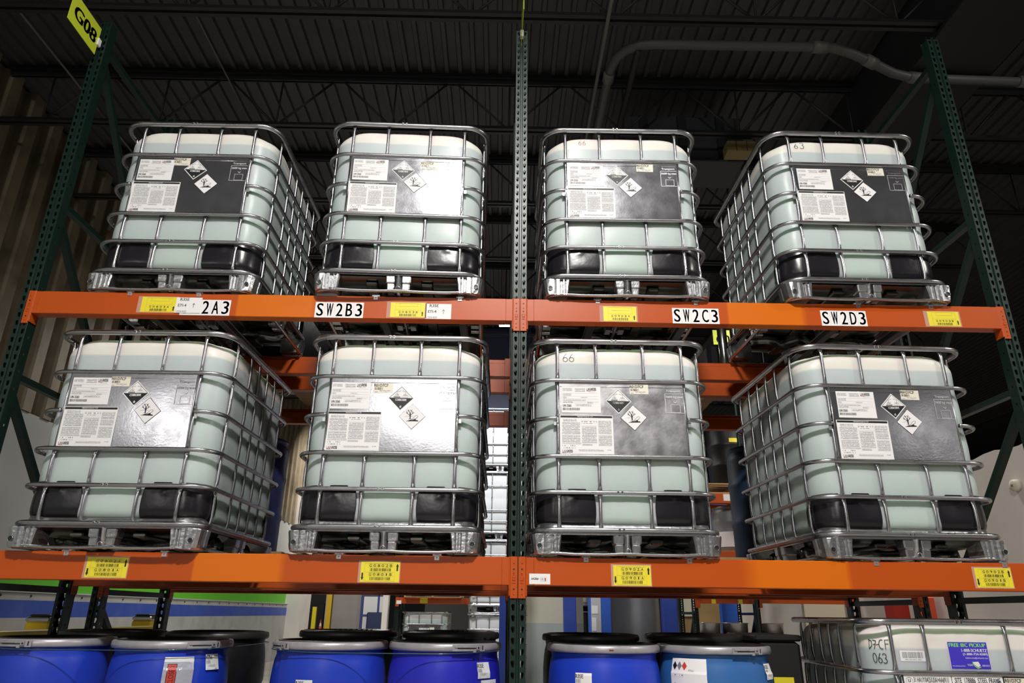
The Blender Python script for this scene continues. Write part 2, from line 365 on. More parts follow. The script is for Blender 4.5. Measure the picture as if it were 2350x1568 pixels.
def upright(x, y, nx, ny, levels, name):
    """vertical tube, pinched flat where a hoop crosses; (nx,ny) = outward normal"""
    mb = MB(); pts = []; rs = []; r = 0.0092
    for a, b in zip(levels[:-1], levels[1:]):
        for t, k in ((a+0.004, 1), (a+0.016, 1), (a+0.030, .35), (a+0.055, 0), ((a+b)/2, 0), (b-0.055, 0), (b-0.030, .35), (b-0.016, 1), (b-0.004, 1)):
            pts.append((x-nx*0.0035*k, y-ny*0.0035*k, t)); 
            rs.append((r*(1-0.62*k), r*(1+0.42*k)) if abs(ny) > .5 else (r*(1+0.42*k), r*(1-0.62*k)))
    mb.tube(pts, r, M_GALV, 8, rs=rs)
    for z in levels[1:-1]:     # dimples beside each weld
        for s in (-1, 1):
            zz = z+s*0.026
            mb.bbox(x+nx*.004-abs(ny)*.004-abs(nx)*.002, x+nx*.004+abs(ny)*.004+abs(nx)*.002, y+ny*.004-abs(nx)*.004-abs(ny)*.002, y+ny*.004+abs(nx)*.004+abs(ny)*.002, zz-.009, zz+.009, M_FOOT, .0015)
    return mb.mesh(name)
TA, TB, TC, TR = 0.458, 0.553, 0.575, 0.145   # tank half width, half depth, centre y, plan corner radius
def per(s, inset=0.0):
    """point and normal of the tank outline at arc length s from the front middle"""
    hx, hy, r = TA, TB, TR
    L1 = hx-r; La = pi*r/2; L2 = 2*(hy-r); tot = 4*L1/1+2*L2+4*La
    sgn = 1
    s = (s+tot/2) % tot - tot/2
    if s < 0: sgn = -1; s = -s
    if s <= L1: p, n = (s, -hy), (0, -1)
    elif s <= L1+La: a = (s-L1)/r; p, n = (hx-r+r*sin(a), -hy+r-r*cos(a)), (sin(a), -cos(a))
    elif s <= L1+La+L2: p, n = (hx, -hy+r+(s-L1-La)), (1, 0)
    elif s <= L1+2*La+L2: a = (s-L1-La-L2)/r; p, n = (hx-r+r*cos(a), hy-r+r*sin(a)), (cos(a), sin(a))
    else: p, n = (hx-r-(s-L1-2*La-L2), hy), (0, 1)
    return sgn*p[0], p[1]+TC, sgn*n[0], n[1]
PER = 4*(TA-TR)+4*(TB-TR)+2*pi*TR
BX = (-0.4575, -0.345, -0.131, 0.131, 0.345, 0.4575)
BY = (0.0, 0.15, 0.375, 0.52, 0.665, 0.815, 0.985, 1.15)
BZ = (0.124, 0.3124, 0.5005, 0.705, 0.9192, 1.17)
def lump(v, edges):
    for a, b in zip(edges[:-1], edges[1:]):
        if a <= v <= b: return sin(pi*(v-a)/(b-a))**0.8
    return 0
def tsurf(s, z, off=0.0):
    x, y, nx, ny = per(s)
    b = (abs(ny)*lump(x, BX) + abs(nx)*lump(y, BY))*lump(z, BZ)*0.006
    z0, z1, rb, rt = 0.132, 1.128, 0.060, 0.050
    d0 = min(abs(abs((s+PER/2) % PER-PER/2)-c) for c in (TA-TR+pi*TR/4, PER/2-(TA-TR+pi*TR/4)))
    cn = math.exp(-(d0/.105)**2); z1 -= .008*cn; rt += .045*cn; ins = 0
    if z < z0+rb: t = max(0, (z0+rb-z)/rb); ins = rb*(1-math.sqrt(max(0, 1-t*t)))
    if z > z1-rt: t = min(1, (z-z1+rt)/rt); ins = rt*(1-math.sqrt(max(0, 1-t*t)))
    d = b+off-ins
    return (x+nx*d, y+ny*d, z)
def tank_mesh(mt):
    mb = MB(); N = 176; zs = []
    for t in (0, .05, .15, .3, .5, .75): zs.append(0.132+0.060*t)
    k = 34
    for i in range(k+1): zs.append(0.192+(1.028-0.192)*i/k)
    for t in (.15, .3, .5, .65, .78, .88, .95, 1.0): zs.append(1.028+0.100*t)
    loops = [[tsurf(PER*i/N, z) for i in range(N)] for z in zs]
    top = loops[-1]
    for f, dz in ((.9, .004), (.6, .010), (.3, .012)):
        loops.append([(p[0]*f, TC+(p[1]-TC)*f, 1.128+dz) for p in top])
    mb.loft(loops, mt, cap=True, smooth=True)
    return mb.mesh('tank')
def guard_mesh(side, back):
    """black plastic guard wrapped round one lower corner of the tank"""
    mb = MB(); rows = []
    nz, ns = 16, 44
    s_in, s_out = 0.155, 0.565
    for j in range(nz+1):
        v = j/nz; row = []
        for i in range(ns+1):
            u = i/ns
            so = s_out-0.05*abs(2*v-1)**3
            s = s_in+(so-s_in)*u + 0.012*(1-u)*(2*v-1)**2
            ztop = 0.322 + (0.010 if (0.20 < s < 0.30 or 0.36 < s < 0.50) else 0)
            z = 0.134+(ztop-0.134)*v
            x, y, zz = tsurf(s, z, 0.006 + 0.004*math.exp(-((s-0.27)/.02)**2-((z-.285)/.014)**2))
            if back: y = 2*TC-y
            row.append((x*side, y, zz))
        rows.append(row)
    if (side > 0) == back: rows = [r[::-1] for r in rows]
    mb.loft(rows, M_GUARD, closed=False, smooth=True)
    # visible thickness along the edges
    for edge in (rows[-1], [r[0] for r in rows], [r[-1] for r in rows]):
        mb.tube(edge, 0.0022, M_GUARD, 5)
    return mb.mesh('edge_guard')
def tray_mesh():
    mb = MB(); loops = []
    prof = ((0.004, 0.100), (0.0, 0.106), (0.0, 0.116), (-0.006, 0.122), (-0.020, 0.126), (-0.026, 0.140), (-0.034, 1), (-0.040, 2))
    for ins, z in prof:
        L = []
        for x, y in rrect(HW+ins-0.004, -ins*1.0, DEP+ins, 0.11, 10):
            cx = min(1, max(0, (abs(x)-0.26)/0.12))*min(1, max(0, (abs(y-DEP/2)-0.36)/0.12))
            lip = 0.146+0.030*cx*cx*(3-2*cx)
            L.append((x, y, lip if z == 1 else lip-0.006 if z == 2 else z))
        loops.append(L)
    mb.loft(loops, M_FOOT, smooth=True)
    return mb.mesh('pallet_rim')
def sheet_mesh():
    mb = MB(); nx, ny = 44, 52; vs = []
    def h(x, y):
        z = 0.0
        for sx in (-1, 1):
            for cy in (0.30, 0.85):
                dx, dy = x-sx*0.24, y-cy
                if abs(dx) < .15 and abs(dy) < .17: z += 0.012*max(0, 1-abs(abs(dx)-abs(dy))*26)*min(1, (0.15-abs(dx))*20)
                if abs(dx) < .19 and abs(dy) < .22: z -= 0.010*min(1, min(.19-abs(dx), .22-abs(dy))*30)
        return z
    for j in range(ny+1):
        for i in range(nx+1):
            x = -0.45+0.9*i/nx; y = 0.03+1.09*j/ny; vs.append((x, y, 0.084+h(x, y)+.022*max(0, 1-min(.45-abs(x), y-.03, 1.12-y)/.04)))
    fs = [(j*(nx+1)+i, (j+1)*(nx+1)+i, (j+1)*(nx+1)+i+1, j*(nx+1)+i+1) for j in range(ny) for i in range(nx)]
    mb.add(vs, fs, M_SHEET, True)
    mb.add([(x, y, z+.006) for x, y, z in vs], [tuple(reversed(f)) for f in fs], M_SHEET, True)
    for x in (-0.16, 0.16): mb.bbox(x-0.035, x+0.035, 0.05, 1.10, 0.062, 0.084, M_SHEET, .006)
    for yc in (.36, .80):
        pts = [(-.44+.88*i/22, yc+.02*sin(i*1.3), .050+.012*sin(i*.9)) for i in range(23)]
        mb.tube(pts, .03, M_SHEET, 10, rs=[(.036, .03)]*23)
    return mb.mesh('tray_sheet')
def corner_foot_mesh(sx, sy):
    mb = MB()
    # outline in the frame of the front-right corner (x to the right, y back), fluted front
    def outline(g):
        p = [(0.334+g, 0.010), (0.340+g, 0.002), (0.354, 0.002), (0.360, 0.009), (0.366, 0.002), (0.372, 0.002), (0.380, 0.010), (0.386, 0.010), (0.394, 0.001), (0.412, 0.001), (0.420, 0.007), (0.426, 0.001),
             (0.452-g, 0.0+g*.3), (0.470-g, 0.006), (0.484-g, 0.024), (0.490-g, 0.050), (0.490-g, 0.080), (0.484-g, 0.086), (0.490-g, 0.092), (0.490-g, 0.128), (0.480-g, 0.140), (0.345, 0.14), (0.334+g, 0.13)]
        return p
    loops = []
    for z, g in ((0.004, 0.020), (0.010, 0.012), (0.030, 0.008), (0.050, 0.007), (0.098, 0.0), (0.104, 0.002)):
        loops.append([(x*sx, (y-0.004 if sy < 0 else DEP-y+0.004), z) for x, y in outline(g)])
    if (sx < 0) != (sy > 0): loops = [l[::-1] for l in loops]
    mb.loft(loops, M_FOOT, cap=True, smooth=False)
    # forging hole
    yy = -0.0065 if sy < 0 else DEP+0.0065
    ring = [(sx*0.447+0.013*cos(2*pi*k/16), yy+(-.001 if sy < 0 else .001), 0.045+0.013*sin(2*pi*k/16)) for k in range(16)]
    mb.tube(ring, 0.0009, M_FOOT, 6, closed=True)
    c = (sx*0.447, yy, 0.045); mb.add([c]+ring, [(0, k+1, (k+1) % 16+1) for k in range(16)], M_INK)
    return mb.mesh('corner_foot')
def middle_foot_mesh():
    mb = MB()
    for s in (-1, 1):
        for z0, z1, a0, a1, g in ((0.055, 0.102, 0.020, 0.073, 0.0), (0.008, 0.056, 0.022, 0.066, 0.006)):
            loops = []
            for z, i in ((z0, .007), (z0+.006, .002), (z1-.006, 0), (z1, .004)):
                x0, x1, y0, y1 = a0+i*.5, a1-i, -0.002+i+g, 0.07
                L = [(s*(x0+.004), y0, z), (s*(x1-.006), y0, z), (s*x1, y0+.006, z), (s*x1, y1, z), (s*x0, y1, z), (s*x0, y0+.004, z)]
                loops.append(L if s > 0 else L[::-1])
            mb.loft(loops, M_FOOT, cap=True)
    # pressed saddle between the lobes
    loops = []
    for z, w_, d in ((0.006, 0.024, 0.030), (0.03, 0.020, 0.020), (0.06, 0.016, 0.010), (0.085, 0.018, 0.006), (0.104, 0.026, 0.002)):
        loops.append([(-w_, 0.03, z), (-w_*.8, d+.004, z), (-w_*.35, d, z), (0, d-.012, z), (w_*.35, d, z), (w_*.8, d+.004, z), (w_, 0.03, z)])
    mb.loft(loops, M_FOOT, closed=False, smooth=True)
    mb.tube([(-.012, .006, .010), (-.012, .0, .028), (0, -.002, .036), (.012, .0, .028), (.012, .006, .010)], .003, M_FOOT, 6)
    return mb.mesh('middle_foot')
def skid_mesh():
    mb = MB(); P = []
    base = rrect(0.478, 0.010, DEP-0.010, 0.10, 6)
    # front edge runs wavy between the feet
    pts = []
    n = len(base)
    for i in range(n):
        a = base[i]; b = base[(i+1) % n]; L = math.hypot(b[0]-a[0], b[1]-a[1]); k = max(1, int(L/0.05))
        for t in range(k):
            x = a[0]+(b[0]-a[0])*t/k; y = a[1]+(b[1]-a[1])*t/k
            u = min(abs(abs(x)-0.0), abs(abs(x)-0.37)) if abs(x) < .45 else 0
            pts.append((x, y, 0.012-0.006*min(1, u/0.10)))
    mb.tube(pts, 0.010, M_GALV, 8, closed=True, rs=[(0.009, 0.013)]*len(pts))
    for x in (0.0,): mb.tube([(x, 0.02, .012), (x, 0.5, .008), (x, DEP-.02, .012)], .01, M_GALV, 8)
    return mb.mesh('skid_tube')

UPX = (-0.345, -0.131, 0.131, 0.345); UPY = (0.15, 0.375, 0.52, 0.665, 0.815, 0.985)
LV = [Z1-.004, Z2, Z3, Z4, Z5, ZT]
ME = dict(tank=tank_mesh(M_TANK), tankw=tank_mesh(M_TANKW), tankf=tank_mesh(M_TANKF),
          rail=hoop(ZT, 0.0155, 'top_rail'), rim=tray_mesh(), sheet=sheet_mesh(), skid=skid_mesh(), mid=middle_foot_mesh())
for k, z in (('h5', Z5), ('h4', Z4), ('h3', Z3), ('h2', Z2), ('h1', Z1)): ME[k] = hoop(z, 0.0115 if k != 'h1' else 0.0125, 'hoop', crimp=k in ('h2', 'h1'), opened=(k == 'h4'))
for sx in (-1, 1):
    for sy in (-1, 1): ME['cf%d%d' % (sx, sy)] = corner_foot_mesh(sx, sy)
    for bk in (False, True): ME['g%d%d' % (sx, bk)] = guard_mesh(sx, bk)
FY = 0.0085
def up_meshes(xs):
    out = []
    for x in xs:
        out.append(upright(x, FY, 0, -1, LV, 'vertical_tube')); out.append(upright(x, DEP-FY, 0, 1, LV, 'vertical_tube'))
    return out
SIDES = [upright(sx*(HW-0.017), y, sx, 0, LV, 'vertical_tube') for y in UPY for sx in (-1, 1)]
UPS = up_meshes(UPX)
ibc = thing('liquid_container', '', 'container')
CHI = []
def ck(name, me, **k): o = link(name, me, ibc, **k); CHI.append(o); return o
ck('tank', ME['tank']); ck('top_rail', ME['rail'])
for k in ('h5', 'h4', 'h3', 'h2', 'h1'): ck('hoop', ME[k])
for m in UPS+SIDES: ck('vertical_tube', m)
ck('pallet_rim', ME['rim']); ck('tray_sheet', ME['sheet']); ck('skid_tube', ME['skid'])
for sx in (-1, 1):
    for sy in (-1, 1): ck('corner_foot', ME['cf%d%d' % (sx, sy)])
    for bk in (False, True): ck('edge_guard', ME['g%d%d' % (sx, bk)])
ck('middle_foot', ME['mid'])
ck('middle_foot', ME['mid'], loc=(0, DEP, 0), rz=pi)
ck('middle_foot', ME['mid'], loc=(HW, DEP/2, 0), rz=pi/2)
ck('middle_foot', ME['mid'], loc=(-HW, DEP/2, 0), rz=-pi/2)
ck('middle_foot', ME['mid'], loc=(0, DEP/2-.03, 0))
_l = MB(); _l.lathe([(0.10, 0), (0.10, .018), (.092, .03), (.03, .034), (.001, .034)], (0, .5, 1.118), M_BDRUM, 24)
ck('screw_lid', _l.mesh('screw_lid'))
CH[ibc.name] = CHI

# ---- printed matter on the plates
def diamond(F, cx, cz, h, m, l=1): F.poly([(cx-h, cz), (cx, cz-h), (cx+h, cz), (cx, cz+h)], m, l)
def ship_label():
    F = Flat(base=0.0008); x0, x1, z0, z1 = 0, 0.211, 0, 0.148
    F.card(x0, x1, z0, z1, M_WHITE)
    F.rect(.006, .058, .122, .140, M_PRINT, 1); F.rect(.072, .128, .118, .140, M_PRINT, 1)
    F.text('LAN', .136, .160, .126, .141, M_GREY, 2, bold=.0003); F.text('XESS', .160, .188, .126, .141, M_INK, 2, bold=.0006)
    F.rect(.136, .158, .1225, .1242, M_RED, 2)
    F.rect(.148, .185, .117, .121, M_PRINT, 1)
    for z in (.109, .092, .078, .066, .058): F.rect(.006, .200, z, z+.0006, M_LGREY, 1)
    F.rect(.006, .052, .096, .107, M_PRINT, 1); F.rect(.006, .026, .081, .091, M_PRINT, 1); F.rect(.104, .140, .083, .090, M_PRINT, 1)
    F.rect(.006, .130, .067, .075, M_PRINT, 1); F.rect(.006, .060, .054, .063, M_PRINT, 1); F.rect(.140, .170, .052, .061, M_PRINT, 1)
    F.frame(.072, .165, .036, .052, .0006, M_LGREY, 1); F.rect(.076, .160, .040, .048, M_PRINT, 1)
    F.text('UN 3265', .006, .052, .033, .046, M_INK, 2, bold=.0004)
    F.barcode(.006, .100, .014, .027, M_INK, 44, 5)
    return F.mb.mesh('shipping_label')
def product_label():
    F = Flat(base=0.0008); W_, H = 0.286, 0.214
    F.card(0, W_, 0, H, M_WHITE)
    F.rect(.004, W_-.004, H-.014, H-.003, M_INK, 1); F.text('PREVENTOL\u00ae D 7 CF', .095, .178, H-.0115, H-.0045, M_WHITE, 2)
    F.rect(.018, .090, .178, .192, M_PRINT, 1); F.rect(.012, .108, .110, .176, M_PRINT, 1); F.rect(.012, .108, .066, .104, M_PRINT, 1)
    F.rect(.012, .112, .056, .062, M_PRINT, 1); F.rect(.012, .080, .030, .052, M_PRINT2, 1)
    F.rect(.116, .198, .168, .186, M_PRINT2, 1); F.frame(.114, .200, .158, .188, .0006, M_LGREY, 1); F.rect(.118, .196, .062, .152, M_PRINT, 1); F.rect(.118, .172, .050, .060, M_PRINT, 1)
    F.rect(.206, .276, .150, .186, M_PRINT, 1); F.rect(.206, .276, .112, .146, M_PRINT, 1); F.rect(.206, .276, .048, .106, M_PRINT, 1)
    F.rect(.098, .232, .018, .027, M_PRINT, 1); F.rect(.250, .270, .025, .030, M_PRINT, 1)
    F.text('LAN', .012, .038, .011, .025, M_GREY, 2, bold=.0003); F.text('XESS', .038, .066, .011, .025, M_INK, 2, bold=.0006)
    F.rect(.012, .034, .0085, .0102, M_RED, 2)
    return F.mb.mesh('product_label')
def batch_label():
    F = Flat(base=0.0008); F.card(0, .103, 0, .054, M_CREAM)
    F.text('R01D7CF', .002, .077, .035, .051, M_INK, 2, bold=.0004); F.barcode(.004, .048, .018, .031, M_INK, 16, 3)
    F.rect(.030, .088, .010, .016, M_PRINT, 1); F.rect(.006, .022, .004, .008, M_PRINT, 1); F.rect(.060, .074, .003, .007, M_PRINT, 1)
    return F.mb.mesh('batch_sticker')
def corrosive_label():
    F = Flat(base=0.0008); h = .071
    t = .0008
    P = [(-h, 0), (0, -h), (h, 0), (0, h)]
    F.mb.add([(x, t*0, z) for x, z in P]+[(x, -t, z) for x, z in P], [(0, 1, 5, 4), (1, 2, 6, 5), (2, 3, 7, 6), (3, 0, 4, 7), (4, 5, 6, 7)], M_WHITE)
    diamond(F, 0, 0, h-.0065, M_INK, 1)
    F.poly([(-h+.0105, .001), (h-.0105, .001), (0, h-.0095)], M_WHITE, 2)
    F.rect(-.040, -.004, .003, .0075, M_INK, 3)
    F.poly([(.004, .003), (.036, .003), (.044, .008), (.040, .012), (.02, .011), (.010, .014), (.004, .010)], M_LGREY, 3)
    F.poly([(.006, .0045), (.035, .0045), (.042, .008), (.038, .0105), (.02, .0095), (.010, .0125), (.006, .009)], M_WHITE, 4)
    for s in (-1, 1):   # tilted test tubes and splashes
        F.stroke([(s*.024, .034), (s*.006, .040)], .0035, M_GREY, 3); F.stroke([(s*.022, .0345), (s*.008, .039)], .0018, M_WHITE, 4)
        for a, b in ((-.030, .022), (-.024, .026), (-.020, .020), (-.015, .023), (-.034, .016)):
            F.stroke([(s*(a+.003), .012), (s*a, b)], .0016, M_INK, 3)
        F.stroke([(s*.023, .032), (s*.0225, .016)], .0012, M_GREY, 3)
    F.text('CORROSIVE', -.030, .030, -.016, -.004, M_WHITE, 3, bold=.0006)
    F.text('8', -.0045, .0045, -.054, -.042, M_WHITE, 3, bold=.0006)
    return F.mb.mesh('corrosive_hazard_label')
def environment_label():
    F = Flat(base=0.0008); h = .072; t = .0008
    P = [(-h, 0), (0, -h), (h, 0), (0, h)]
    F.mb.add([(x, t*0, z) for x, z in P]+[(x, -t, z) for x, z in P], [(0, 1, 5, 4), (1, 2, 6, 5), (2, 3, 7, 6), (3, 0, 4, 7), (4, 5, 6, 7)], M_INK)
    diamond(F, 0, 0, h-.0028, M_WHITE, 1)
    F.poly([(-.020, -.015), (-.012, -.012), (-.014, .010), (-.011, .022), (-.006, .010), (-.007, -.012), (-.001, -.015)], M_INK, 2)
    for b in ([(-.013, .006), (-.028, .018), (-.032, .018)], [(-.024, .014), (-.030, .028)], [(-.012, .014), (-.020, .036)], [(-.010, .014), (-.002, .036)],
              [(-.008, .006), (.006, .020), (.010, .020)], [(.001, .016), (.002, .028)], [(-.017, .026), (-.024, .034)], [(-.005, .026), (-.010, .036)]): F.stroke(b, .0026, M_INK, 2)
    F.poly([(-.034, -.027), (.036, -.027), (.030, -.020), (.024, -.021), (.018, -.013), (.010, -.018), (.002, -.021), (-.008, -.018), (-.018, -.023)], M_INK, 2)
    F.stroke([(-.038, 0), (.006, 0)], .0010, M_GREY, 2)
    fish = [(-.002, -.018), (.008, -.008), (.016, .002), (.026, .005), (.032, .002), (.029, -.006), (.016, -.014), (.004, -.018), (-.002, -.018)]
    F.poly(fish[:-1], M_WHITE, 3); F.stroke(fish, .0013, M_INK, 4)
    return F.mb.mesh('environment_hazard_label')
LAB = dict(ship=ship_label(), prod=product_label(), batch=batch_label(), cor=corrosive_label(), env=environment_label())
def plate_mesh(mt, bow=0.004):
    mb = MB(); nx, nz = 24, 14; P = []
    x0, x1, z0, z1 = -0.338, 0.338, Z3+.006, Z5-.006
    def y(x, z): return -0.0035-0.0*x - bow*(1-((z-z0)/(z1-z0)*2-1)**2)*(1-(x/0.34)**2)
    front = [[(x0+(x1-x0)*i/nx, y(x0+(x1-x0)*i/nx, z0+(z1-z0)*j/nz), z0+(z1-z0)*j/nz) for i in range(nx+1)] for j in range(nz+1)]
    mb.loft(front, mt, closed=False, smooth=True)
    back = [[(p[0], p[1]+.0014, p[2]) for p in r][::-1] for r in front]; mb.loft(back, mt, closed=False, smooth=True)
    # folded side edges hugging the outer tubes, and the top crease
    for s in (-1, 1):
        mb.tube([(s*.341, -.002, z0), (s*.341, -.006, (z0+z1)/2), (s*.341, -.002, z1)], .004, M_GALV, 6)
        mb.bbox(s*.362-.008, s*.362+.008, -.004, .002, Z4-.038, Z4-.012, M_CLIP, .001)
    mb.tube([(x0+.004, -.0042, Z5-.034), (0, -.0050-bow*.35, Z5-.034), (x1-.004, -.0042, Z5-.034)], .0011, M_GALV, 4)
    return mb.mesh('sign_plate')
def emboss_mesh(bow):
    F = Flat(base=0.0058)
    F.frame(.237, .343, .742, .852, .0022, M_EMB, 1); F.frame(.266, .318, .746, .790, .0018, M_EMB, 1)
    F.text('Transport', .246, .326, .857, .874, M_EMB, 1, bold=.0004); F.text('3600 kg max', .242, .336, .823, .841, M_EMB, 1, bold=.0004)
    F.stroke([(.284, .808), (.292, .800), (.300, .808)], .003, M_EMB, 1)
    return F.mb.mesh('embossed_stacking_mark')
PL = plate_mesh(M_PLATE, .0018); PLW = plate_mesh(M_PLATEW, .0018)
EMB = emboss_mesh(.004)
def bowy(x, z, bow=.0018):
    z0, z1 = Z3+.006, Z5-.006
    return -0.0035-bow*(1-((z-z0)/(z1-z0)*2-1)**2)*(1-(x/0.34)**2)
def add_plate(root, batch, cor, env, dx=0.0, mt=PL, tilt=(0, 0)):
    p = link('sign_plate', mt, root)
    for n, me, x, z, w_, h in (('shipping_label', LAB['ship'], -.325+dx, .737, .21, .148), ('product_label', LAB['prod'], -.337+dx*.5, .5095, .286, .214),
                           ('batch_sticker', LAB['batch'], batch[0], min(batch[1], .846), .10, .05)):
        y = min(bowy(x+a*w_, z+b*h) for a in (0, .5, 1) for b in (0, .5, 1))
        o = link(n, me, p, (x, y-.0006, z))
        if n == 'batch_sticker': o.rotation_euler = (0, radians(random.uniform(-1, 3)), 0)
    for n, me, (x, z) in (('corrosive_hazard_label', LAB['cor'], cor), ('environment_hazard_label', LAB['env'], env)):
        o = link(n, me, p, (x, min(bowy(x, z), bowy(x, z+.07), bowy(x, z-.07))-.0006, z)); o.rotation_euler = (0, radians(random.uniform(-2, 3)), 0)
    link('embossed_stacking_mark', EMB, p, (0, 0, 0))
    p.rotation_euler = (radians(tilt[0]), 0, radians(tilt[1]))
    # swing about the plate's own middle
    if tilt != (0, 0):
        c = Vector((0, 0, .71)); R = p.rotation_euler.to_matrix(); p.location = c - R @ c + Vector((0, -.002, 0))
    return p
def scribble(root, strokes, x, z, s, name='handwritten_number', m=None, lab=None):
    """marker pen on the tank: follows the tank surface"""
    def fn(a, b, d):
        X, Z = x+a*s, z+b*s; p = tsurf(X, Z, 0.0012+d*.2); return (p[0], p[1], p[2])
    F = Flat(fn)
    for st in strokes: F.stroke(st, .10, m or M_INK, 1)
    return F.build(name, root, label=lab)
def arc(cx, cy, r, a0, a1, n=10, ry=None): return [(cx+r*cos(radians(a0+(a1-a0)*k/n)), cy+(ry or r)*sin(radians(a0+(a1-a0)*k/n))) for k in range(n+1)]
SIX = [[(.75, 1.75), (.35, 1.2), (.1, .7)]+arc(.55, .5, .45, 160, 520, 14)]
THREE = [arc(.45, 1.3, .38, 150, -80, 9)+arc(.42, .45, .46, 80, -150, 10)]
def shift(st, dx, k=1): return [[(x*k+dx, y*k) for x, y in s] for s in st]

ZL, ZU = 1.44, 2.872
SPECS = [  # x, y, z, yaw, label, batch, corrosive, environment, dx, plate, tilt
    (-2.0759, -.0632, ZL, -.0149, 'caged liquid container on the lower beams, next to the left end upright', (-.121, .838), (.025, .80), (.105, .706), 0, PL, (1, 0)),
    (-0.6788, -.0474, ZL, -.0024, 'caged liquid container on the lower beams, just left of the centre upright', (-.109, .827), (.041, .80), (.106, .70), -.012, PL, (1, 0)),
    (0.5544, -.0366, ZL, .0010, 'caged liquid container with 66 handwritten on it and a stained plate, lower beams', (.047, .852), (-.017, .805), (.062, .714), 0, PLW, (0, 0)),
    (2.0446, -.0122, ZL, .0244, 'caged liquid container on the lower beams, nearest the white wall at the right', (.056, .854), (.004, .807), (.079, .72), .018, PL, (1, 0)),
    (-2.0249, -.0242, ZU, -.0004, 'caged liquid container with a dark plate above the sticker ending 2A3, upper beams', (-.122, .857), (.023, .815), (.102, .716), 0, PL, (0, 0)),
    (-0.7018, -.0558, ZU, .0337, 'caged liquid container on the upper beams above the SW2B3 sticker, glare on its plate', (.085, .828), (-.02, .815), (.056, .73), 0, PL, (.5, 0)),
    (0.6218, -.0437, ZU, -.0081, 'caged liquid container with a faint red 56, upper beams right of the centre upright', (.09, .852), (-.033, .815), (.049, .73), 0, PL, (.5, 0)),
    (2.0297, -.0515, ZU, .0105, 'caged liquid container with 63 handwritten near its top, upper beams above SW2D3', (.118, .852), (.01, .81), (.079, .725), 0, PL, (0, 0))]
for i, (x, y, z, yaw, lab, ba, co, en, dx, pm, tl) in enumerate(SPECS):
    if i == 0: o = ibc; o.location = (x, y, z); o.rotation_euler = (0, 0, yaw); o['label'] = lab
    else: o = dup(ibc, (x, y, z), yaw, lab)
    o['group'] = 'filled liquid containers on the rack'
    add_plate(o, ba, co, en, dx, pm, tl)
    if i == 2: scribble(o, SIX+shift(SIX, 1.25), -.315, 1.035, .028)
    if i == 7: scribble(o, shift(SIX, 0, .8)+shift(THREE, 1.3), -.305, 1.050, .028)
    if i == 6: scribble(o, shift(SIX, 0, .8)+shift(SIX, 1.1, .8), -.262, 1.055, .024, m=mat('faded_red_marker', (.45, .12, .10), .6), lab='faint red number written on the tank')

# ---- container standing on the floor, lower right, different cage spacing
gi = dup(ibc, (2.20, 0.0, 0.0), -.068, 'caged liquid container on the floor with D7-CF 063 written on it, lower right')
for c in [c for c in kids(gi)]:
    if c.data in UPS[::2] or c.data in UPS[1::2]: bpy.data.objects.remove(c)
for m in up_meshes((-.355, -.195, .195, .355)): link('vertical_tube', m, gi)
p = link('sign_plate', PL, gi)
link('product_label', LAB['prod'], p, (-.30, -.0090, .645)); link('batch_sticker', LAB['batch'], p, (.135, -.0078, .848))
link('shipping_label', LAB['ship'], p, (-.315, -.0115, .727))
def spec_sticker(body, w_, n, h=.05):
    F = Flat(base=.0008); F.card(0, w_, 0, h, M_WHITE); F.text(body, .012 if n else .045, w_-.012, .020, h-.008, M_INK, 2, bold=.0003)
    if not n:
        F.stroke(arc(.024, h/2, .016, 0, 360, 18), .0012, M_INK, 2); F.text('u', .018, .030, .020, .034, M_INK, 2); F.text('n', .018, .030, .008, .016, M_INK, 2)
    else: F.barcode(.03, .10, .004, .018, M_INK, 26, 9); F.rect(.11, .18, .006, .017, M_PRINT, 1); F.rect(w_-.03, w_-.01, .010, .030, M_GREY, 2)
    return F
spec_sticker('31 HA1/Y/0425/USA/+AA6911/', .222, 0).build('specification_sticker', p, (-.333, -.0075, .858))
spec_sticker('SITE  178886  STEEL FRAME', .236, 1).build('specification_sticker', p, (-.108, -.0075, .858))
F = Flat(lambda x, z, d: tsurf(x-.32, z+.968, .0015+d)); F.rect(0, .118, 0, .048, M_WHITE, 0, 4); F.barcode(.010, .108, .014, .042, M_GREY, 50, 12, 1); F.rect(.02, .10, .004, .010, M_PRINT, 1)
F.build('barcode_sticker', gi)
def fsn(x, z, d): return tsurf(x-.087, z+.935, .0015+d)
F = Flat(fsn); W_, H = .19, .125
F.rect(0, W_, 0, H, M_WHITE, 0, 6); F.rect(.002, W_-.002, .002, H-.002, M_STK_B, 1, 6)
F.text('FREE IBC PICKUP', .008, W_-.010, H-.024, H-.007, M_STK_G, 2, bold=.0008)
F.text('1-888-SCHUETZ', .062, W_-.006, H-.046, H-.032, M_WHITE, 2, bold=.0006); F.text('(1-888-724-8389)', .066, W_-.006, H-.064, H-.051, M_WHITE, 2, bold=.0006)
F.text('ticket.usa@schuetz.net', .074, W_-.008, H-.078, H-.069, M_WHITE, 2)
F.rect(.006, .062, H-.084, H-.034, M_STK_B, 1)
F.text('TICKET', .078, .106, .016, .025, M_WHITE, 2); F.text('SERVICE', .148, .182, .014, .022, M_WHITE, 2); F.text('www.schuetz.net/ticket', .008, .068, .013, .019, M_WHITE, 2)
F.poly([(.104, .034), (.132, .036), (.140, .018), (.128, .010), (.116, .018)], M_WHITE, 2); F.stroke([(.104, .034), (.112, .016), (.126, .006), (.140, .012)], .004, M_STK_G, 3)
F.build('pickup_sticker', gi, label='blue FREE IBC PICKUP sticker with green and white lettering')
